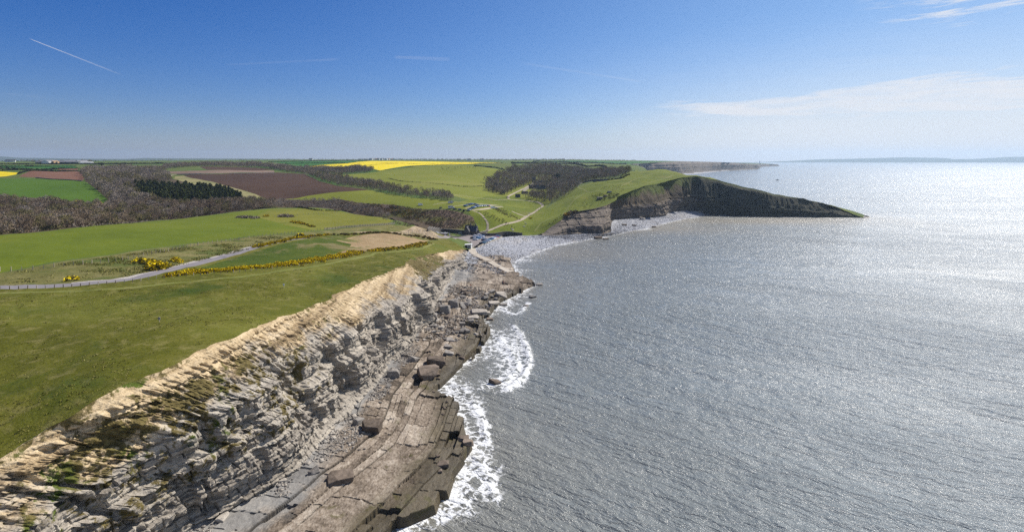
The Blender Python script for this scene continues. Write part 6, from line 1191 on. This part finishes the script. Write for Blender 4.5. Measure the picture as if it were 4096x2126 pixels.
for (x, y, rz, k, c_, lab) in [(1058, 516, .1, 'van', 'white', 'white van parked alone on the left of the upper field'), (1135, 524, .15, 'camper', 'white', 'large white camper van in the upper field'), (1109, 523.5, 1.2, 'hatch', 'black', 'black hatchback alone left of the white camper van'), (1145, 526.5, .4, 'hatch', 'black', 'black hatchback just right of the white camper van'), (1157, 528, .5, 'hatch', 'grey', 'grey hatchback halfway between the camper van and the long row'), (1168, 530, 1.3, 'estate', 'black', 'black estate car beside the near end of the long row'), (1133, 511.5, .1, 'van', 'silver', 'silver van at the back hedge of the upper field'), (1133, 508.5, .3, 'estate', 'navy', 'dark blue estate car behind the silver van at the back hedge'), (1138, 507.8, .4, 'hatch', 'silver', 'silver hatchback right of the silver van at the back hedge'), (1241, 523.5, .1, 'van', 'white', 'white van right of the long row in the upper field'), (1248, 523.8, .2, 'hatch', 'teal', 'dark teal hatchback, rightmost vehicle of the upper field'), (1277, 496.5, .5, 'hatch', 'black', 'black hatchback parked by the bend of the farm track')]:
    p = on_land(x, y); car((p[0], p[1], p[2] + .05), rz, k, c_, lab, G2)

# ------------------------------------------------------------------ people
def skin(name, pts, eds, root=0, sub=1):
    me = bpy.data.meshes.new(name); me.from_pydata([p[:3] for p in pts], [], []); me = bpy.data.meshes.new(name); me.from_pydata([p[:3] for p in pts], eds, []); o = bpy.data.objects.new(name, me); COL.objects.link(o)
    sm = o.modifiers.new('s', 'SKIN'); lay = me.skin_vertices[0] if me.skin_vertices else None
    if lay is None: bm = bmesh.new(); bm.from_mesh(me); bm.verts.layers.skin.verify(); bm.to_mesh(me); bm.free(); lay = me.skin_vertices[0]
    for i, p in enumerate(pts): lay.data[i].radius = (p[3], p[4] if len(p) > 4 else p[3]); lay.data[i].use_root = (i == root)
    sm.use_smooth_shade = True; ss = o.modifiers.new('u', 'SUBSURF'); ss.levels = ss.render_levels = sub; bpy.context.view_layer.update(); dg = bpy.context.evaluated_depsgraph_get(); out = bpy.data.meshes.new_from_object(o.evaluated_get(dg)); bpy.data.objects.remove(o); out.name = name; return out
def person_mesh(step=.22, arm=.15, bend=0.0):
    P, E = [], []
    def chain(par, *pts):
        for p in pts: P.append(p); E.append((par, len(P) - 1)) if par is not None else None; par = len(P) - 1
        return par
    pel = chain(None, (0, 0, .93, .15, .11)); ch = chain(pel, (0, 0, 1.10, .14, .10), (0, bend * .3, 1.28, .17, .115), (0, bend * .6, 1.42, .13, .09)); nk = chain(ch, (0, bend * .8, 1.50, .055), (0, bend + .01, 1.56, .075, .085), (0, bend + .01, 1.65, .085, .10), (0, bend + .01, 1.73, .06, .07)); chain(nk - 1, (0, bend + .10, 1.63, .018))
    for s, f in ((-1, 1), (1, -1)):
        k = chain(pel, (s * .10, 0, .86, .095), (s * .11, f * step * .6 + .04, .48, .062), (s * .11, f * step - .02, .10, .042), (s * .12, f * step + .04, .05, .045, .035)); chain(k, (s * .13, f * step + .17, .035, .035, .025))
        h = chain(ch, (s * .19, bend * .6, 1.40, .06), (s * .25, -f * arm * .4 + bend * .5, 1.12, .045), (s * .26, -f * arm + .06 + bend * .3, .88, .032), (s * .26, -f * arm + .08 + bend * .3, .81, .034, .02))
        for j in range(4): chain(h, (s * .265 + (j - 1.5) * .004, -f * arm + .055 + .018 * j + bend * .3, .76, .010), (s * .255, -f * arm + .06 + .018 * j + bend * .3, .715 + .008 * abs(j - 1.5), .008))
        chain(h, (s * .24, -f * arm + .125 + bend * .3, .785, .010), (s * .235, -f * arm + .135 + bend * .3, .755, .008))
    return skin('person', P, E)
PB = [person_mesh(.24, .2), person_mesh(.06, .03), person_mesh(.30, .1, .05)]; HB_ = []
for k, bnd in ((0, 0), (1, 0), (2, .05)):
    bm = bmesh.new(); bmesh.ops.create_uvsphere(bm, u_segments=10, v_segments=7, radius=.105, matrix=Matrix.Translation((0, bnd - .02, 1.69)) @ Matrix.Diagonal((.95, 1.1, 1.0, 1))); bmesh.ops.delete(bm, geom=[v for v in bm.verts if v.co.z < 1.64 and v.co.y > bnd], context='VERTS'); me = bpy.data.meshes.new('hair'); bm.to_mesh(me); bm.free(); me.materials.append(MATS['hair']); HB_.append(me)
PCACHE = {}
def person(p, rz, top, legs, label, pose=0, s=1.0, group=None):
    key = (pose, top, legs)
    if key not in PCACHE:
        me = PB[pose].copy(); me.materials.clear()
        for m in ('cloth_' + top, 'cloth_' + legs, 'skin', 'tyre'): me.materials.append(MATS[m])
        z = np.array([f.center.z for f in me.polygons]); x = np.abs(np.array([f.center.x for f in me.polygons])); mi = np.where(z < .09, 3, np.where((z < .98) & (x < .21), 1, np.where((z > 1.49) | ((x > .21) & (z < .88)), 2, 0))); me.polygons.foreach_set('material_index', mi.astype(np.int32)); PCACHE[key] = me
    o = link(bpy.data.objects.new('person', PCACHE[key])); o.location = p; o.rotation_euler = (0, 0, rz); o.scale = (s, s, s); h = link(bpy.data.objects.new('hair', HB_[pose]), o); tag(o, label, 'person', group)
WHO = [(on_land, 1062, 623.5, 'black', 'black', 'walker in dark clothes alone on the cliff path', 0, 1.05), (on_land, 1078, 614.5, 'black', 'grey', 'left walker of the dark pair on the cliff path', 0, 1.05), (on_land, 1081.3, 614.5, 'black', 'navy', 'right walker of the dark pair on the cliff path', 0, 1.05),
       (on_park, 1183.4, 611, 'black', 'black', 'person in black standing alone on the car park tarmac', 1, 1.05), (on_park, 1194, 622.3, 'navy', 'grey', 'person in blue nearest the lifeguard hut front', 0, 1), (on_park, 1196.8, 622.5, 'navy', 'black', 'second person in blue at the top of the slipway', 1, 1), (on_park, 1200, 620.8, 'black', 'black', 'person in black at the corner of the seaward wall', 0, 1), (on_park, 1188.3, 619.6, 'olive', 'black', 'person in brown beside the right wall of the hut', 1, 1),
       (on_beach, 1209, 620.5, 'red', 'black', 'person in red sitting height by the seaward wall', 2, .8), (on_beach, 1211.5, 619.5, 'black', 'black', 'person in black next to the red one by the seaward wall', 0, .95), (on_beach, 1219, 616.3, 'black', 'navy', 'person walking below the seaward wall near the black estate car', 0, 1), (on_beach, 1226.5, 611.8, 'navy', 'black', 'person at the seaward wall by the middle of the car row', 1, 1), (on_beach, 1224.5, 618.3, 'navy', 'black', 'person in blue on the shingle below the seaward wall', 0, 1), (on_beach, 1253, 606, 'black', 'grey', 'person leaning forward on the upper shingle', 2, 1), (on_beach, 1303, 612, 'grey', 'black', 'person crouching far out on the shingle beach', 2, .8),
       (on_slip, 1201.5, 637, 'grey', 'black', 'person walking down the slipway', 0, 1), (on_land, 1245.4, 578, 'black', 'black', 'person in black walking on the straight farm track', 0, 1.05), (on_land, 1223.5, 584.2, 'black', 'navy', 'left of two people at the foot of the steps', 0, 1), (on_land, 1226.5, 583.8, 'olive', 'black', 'right of two people at the foot of the steps', 1, 1), (on_park, 1201, 588.8, 'red', 'black', 'person in red by the cottage porch', 1, 1), (on_park, 1204, 589, 'grey', 'navy', 'person in grey by the cottage porch', 0, 1),
       (on_land, 1354.6, 528.2, 'black', 'black', 'middle walker on the curve of the farm track', 0, 1.05), (on_land, 1359.8, 525, 'navy', 'black', 'walker farthest up the curve of the farm track', 0, 1.05), (on_land, 1348.3, 533, 'grey', 'black', 'walker lowest on the curve of the farm track', 0, 1.05), (on_land, 1327.5, 541.5, 'olive', 'black', 'left walker at the track junction', 0, 1), (on_land, 1333.3, 541.8, 'black', 'navy', 'right walker at the track junction', 0, 1),
       (on_rock, 1184, 722, 'red', 'black', 'person in a red jacket on the broad rock ledge near the cliff', 0, 1.05), (on_rock, 1187, 724, 'black', 'black', 'person in black beside the red jacket on the broad ledge', 1, 1.05), (on_rock, 1264, 713.5, 'navy', 'grey', 'left of two people out on the jutting ledge', 1, 1.05), (on_rock, 1267, 714, 'red', 'black', 'right of two people out on the jutting ledge, in red', 0, 1.05), (on_rock, 1216.7, 683.5, 'black', 'black', 'person in black on the rocks left of the slipway foot', 0, 1), (on_rock, 1226, 683, 'red', 'grey', 'person in red on the rocks near the slipway foot', 1, 1), (on_rock, 1229.5, 682, 'navy', 'black', 'person in blue on the rocks near the slipway foot', 0, 1), (on_rock, 1252, 681, 'grey', 'black', 'person in grey just below the slipway foot', 0, 1), (on_rock, 1200, 671, 'red', 'black', 'person in dark red on the cobbles beside the cliff end', 0, 1), (on_rock, 1161, 828, 'navy', 'black', 'person alone on the middle pavement above the dark boulders', 0, 1.05),
       (on_park, 1126, 598, 'red', 'black', 'person in red in front of the kiosk', 1, 1.05), (on_park, 1129, 597.3, 'red', 'grey', 'person in red nearest the flags, right of the kiosk', 0, 1.05), (on_park, 1121.5, 598, 'white', 'navy', 'person in white in front of the kiosk', 1, 1.05), (on_land, 1552, 475.5, 'black', 'black', 'tiny walker alone on the headland turf', 0, 1.1)]
for f, x, y, t_, l_, lab, ps, s in WHO: person(f(x, y), rg.random() * 6.28, t_, l_, lab, ps, s)
# cattle on the hill
CP = [(0, 0, .95, .30, .34), (.45, 0, .98, .30, .33), (.85, 0, 1.05, .22, .25), (1.10, 0, 1.20, .14, .16), (1.32, 0, 1.18, .12, .13), (1.55, 0, 1.02, .07, .08), (-.45, 0, 1.0, .27, .31), (-.72, 0, 1.02, .16, .2), (-.86, 0, .75, .03, .03), (-.86, 0, .45, .03, .03)]; CE = [(0, 1), (1, 2), (2, 3), (3, 4), (4, 5), (0, 6), (6, 7), (7, 8), (8, 9)]
for s in (-1, 1):
    i = len(CP); CP += [(.55, s * .17, .62, .10), (.57, s * .17, .36, .06), (.55, s * .17, .04, .05), (-.55, s * .17, .70, .12), (-.48, s * .17, .50, .07), (-.62, s * .17, .34, .055), (-.57, s * .17, .04, .05), (1.26, s * .2, 1.26, .03)]; CE += [(1, i), (i, i + 1), (i + 1, i + 2), (6, i + 3), (i + 3, i + 4), (i + 4, i + 5), (i + 5, i + 6), (4, i + 7)]
cm_ = skin('cow', CP, CE); cm_.materials.clear(); cm_.materials.append(MATS['fur_dark'])
for i in range(len(cm_.polygons)): cm_.polygons[i].material_index = 0
for x, y in [(1111, 421.5), (1114, 425), (1124, 424.5), (1128, 422.5), (1144, 420), (1145, 423.5), (1152, 419.8), (1160, 420.6), (1176, 419.8), (1182, 420), (1196, 420.5), (1190, 421), (1257, 429)]:
    o = link(bpy.data.objects.new('cow', cm_)); o.location = on_land(x, y); o.rotation_euler = (0, 0, rg.random() * 6.28); o.scale = (1.25,) * 3; tag(o, 'dark cow grazing high on the pale green hill', 'cow', 'cattle on the pale green hill')
# boat
p = wz(1955, 452.3, 0); bt = empty('fishing_boat', (p[0], p[1], -.1), .15); me = bmesh.new(); secs = []
for x, hw_, zk in [(-5.5, 1.6, .1), (-3, 1.9, -.3), (0, 2.0, -.4), (3, 1.6, -.3), (5, .7, .1), (6.2, .06, .9)]: secs.append([me.verts.new(v) for v in ((x, -hw_, 1.3 + .02 * max(x, 0) ** 2), (x, -hw_ * .75, .2), (x, 0, zk), (x, hw_ * .75, .2), (x, hw_, 1.3 + .02 * max(x, 0) ** 2))])
for a, b in zip(secs[:-1], secs[1:]):
    for j in range(4): me.faces.new((a[j], a[j + 1], b[j + 1], b[j]))
    me.faces.new((a[4], a[0], b[0], b[4]))
me.faces.new(secs[0]); bmesh.ops.recalc_face_normals(me, faces=me.faces); hm = bpy.data.meshes.new('hull'); me.to_mesh(hm); me.free(); hm.materials.append(MATS['dark_metal']); link(bpy.data.objects.new('hull', hm), bt)
mb = MB(); mb.box(1.2, 0, 2.3, 2.6, 2.4, 2.2, 0, 0, .9); mb.build('cabin', [MATS['cloth_grey']], bt); mb = MB(); mb.cyl((-.6, 0, 1.3), (-.6, 0, 5.2), .08, .05, 6); mb.build('mast', [MATS['dark_metal']], bt); tag(bt, 'small dark boat on the glittering sea beyond the headland', 'boat')
# contrails high above
def contrail(a, b, Yd, w0, w1, f0, f1, label):
    A, B = np.array(wY(*a, Yd)), np.array(wY(*b, Yd)); n, m_ = 60, 8; t = np.linspace(0, 1, n); d = (B - A) / np.linalg.norm(B - A); e1 = np.array([0, 1.0, 0]); e2 = np.cross(d, e1); rad = (w0 + (w1 - w0) * t) / 2; th = np.linspace(0, 2 * math.pi, m_, endpoint=False)
    V = (A + (B - A) * t[:, None])[:, None] + (rad[:, None, None] * (np.cos(th)[None, :, None] * e1 + np.sin(th)[None, :, None] * e2)); V = np.concatenate([V, V[:, :1]], 1); fd = (f0 + (f1 - f0) * t) * np.clip(np.minimum(t, 1 - t) * 14, 0, 1) * (.6 + .7 * fbm(t * 9, t * 0, oct=3, seed=int(a[0])))
    tag(link(bpy.data.objects.new('contrail', mesh_np('contrail', V.reshape(-1, 3), grid_faces(n, m_ + 1), [MATS['contrail']], smooth=True, attrs={'fade': np.repeat(fd, m_ + 1)}))), label, 'contrail', 'vapour trails in the sky')
contrail((72, 96), (316, 192), 21000, 22, 55, .40, .0, 'thin sharp contrail slanting down the deep blue left of the sky')
contrail((560, 163), (860, 148), 22000, 70, 110, .015, .03, 'faint level contrail in the middle left of the sky')
contrail((990, 143), (1135, 149), 23000, 120, 170, .05, .03, 'short broad contrail above the middle of the land')
contrail((1310, 158), (1620, 206), 24000, 110, 90, .02, .05, 'faint contrail sloping down to the right over the headland')
# ------------------------------------------------------------------ the air: one closed box of thin even haze
m, g = newmat('haze')
vol = g.node('ShaderNodeVolumePrincipled', ins={'Color': (.58, .77, 1.0, 1), 'Density': 6.0e-5, 'Anisotropy': .35})
g.node('ShaderNodeOutputMaterial', ins={'Volume': vol})
mb = MB(); mb.box(0, 6500, 155, 42000, 21000, 390)
hz_o = mb.build('haze', [m]); tag(hz_o, kind='stuff')
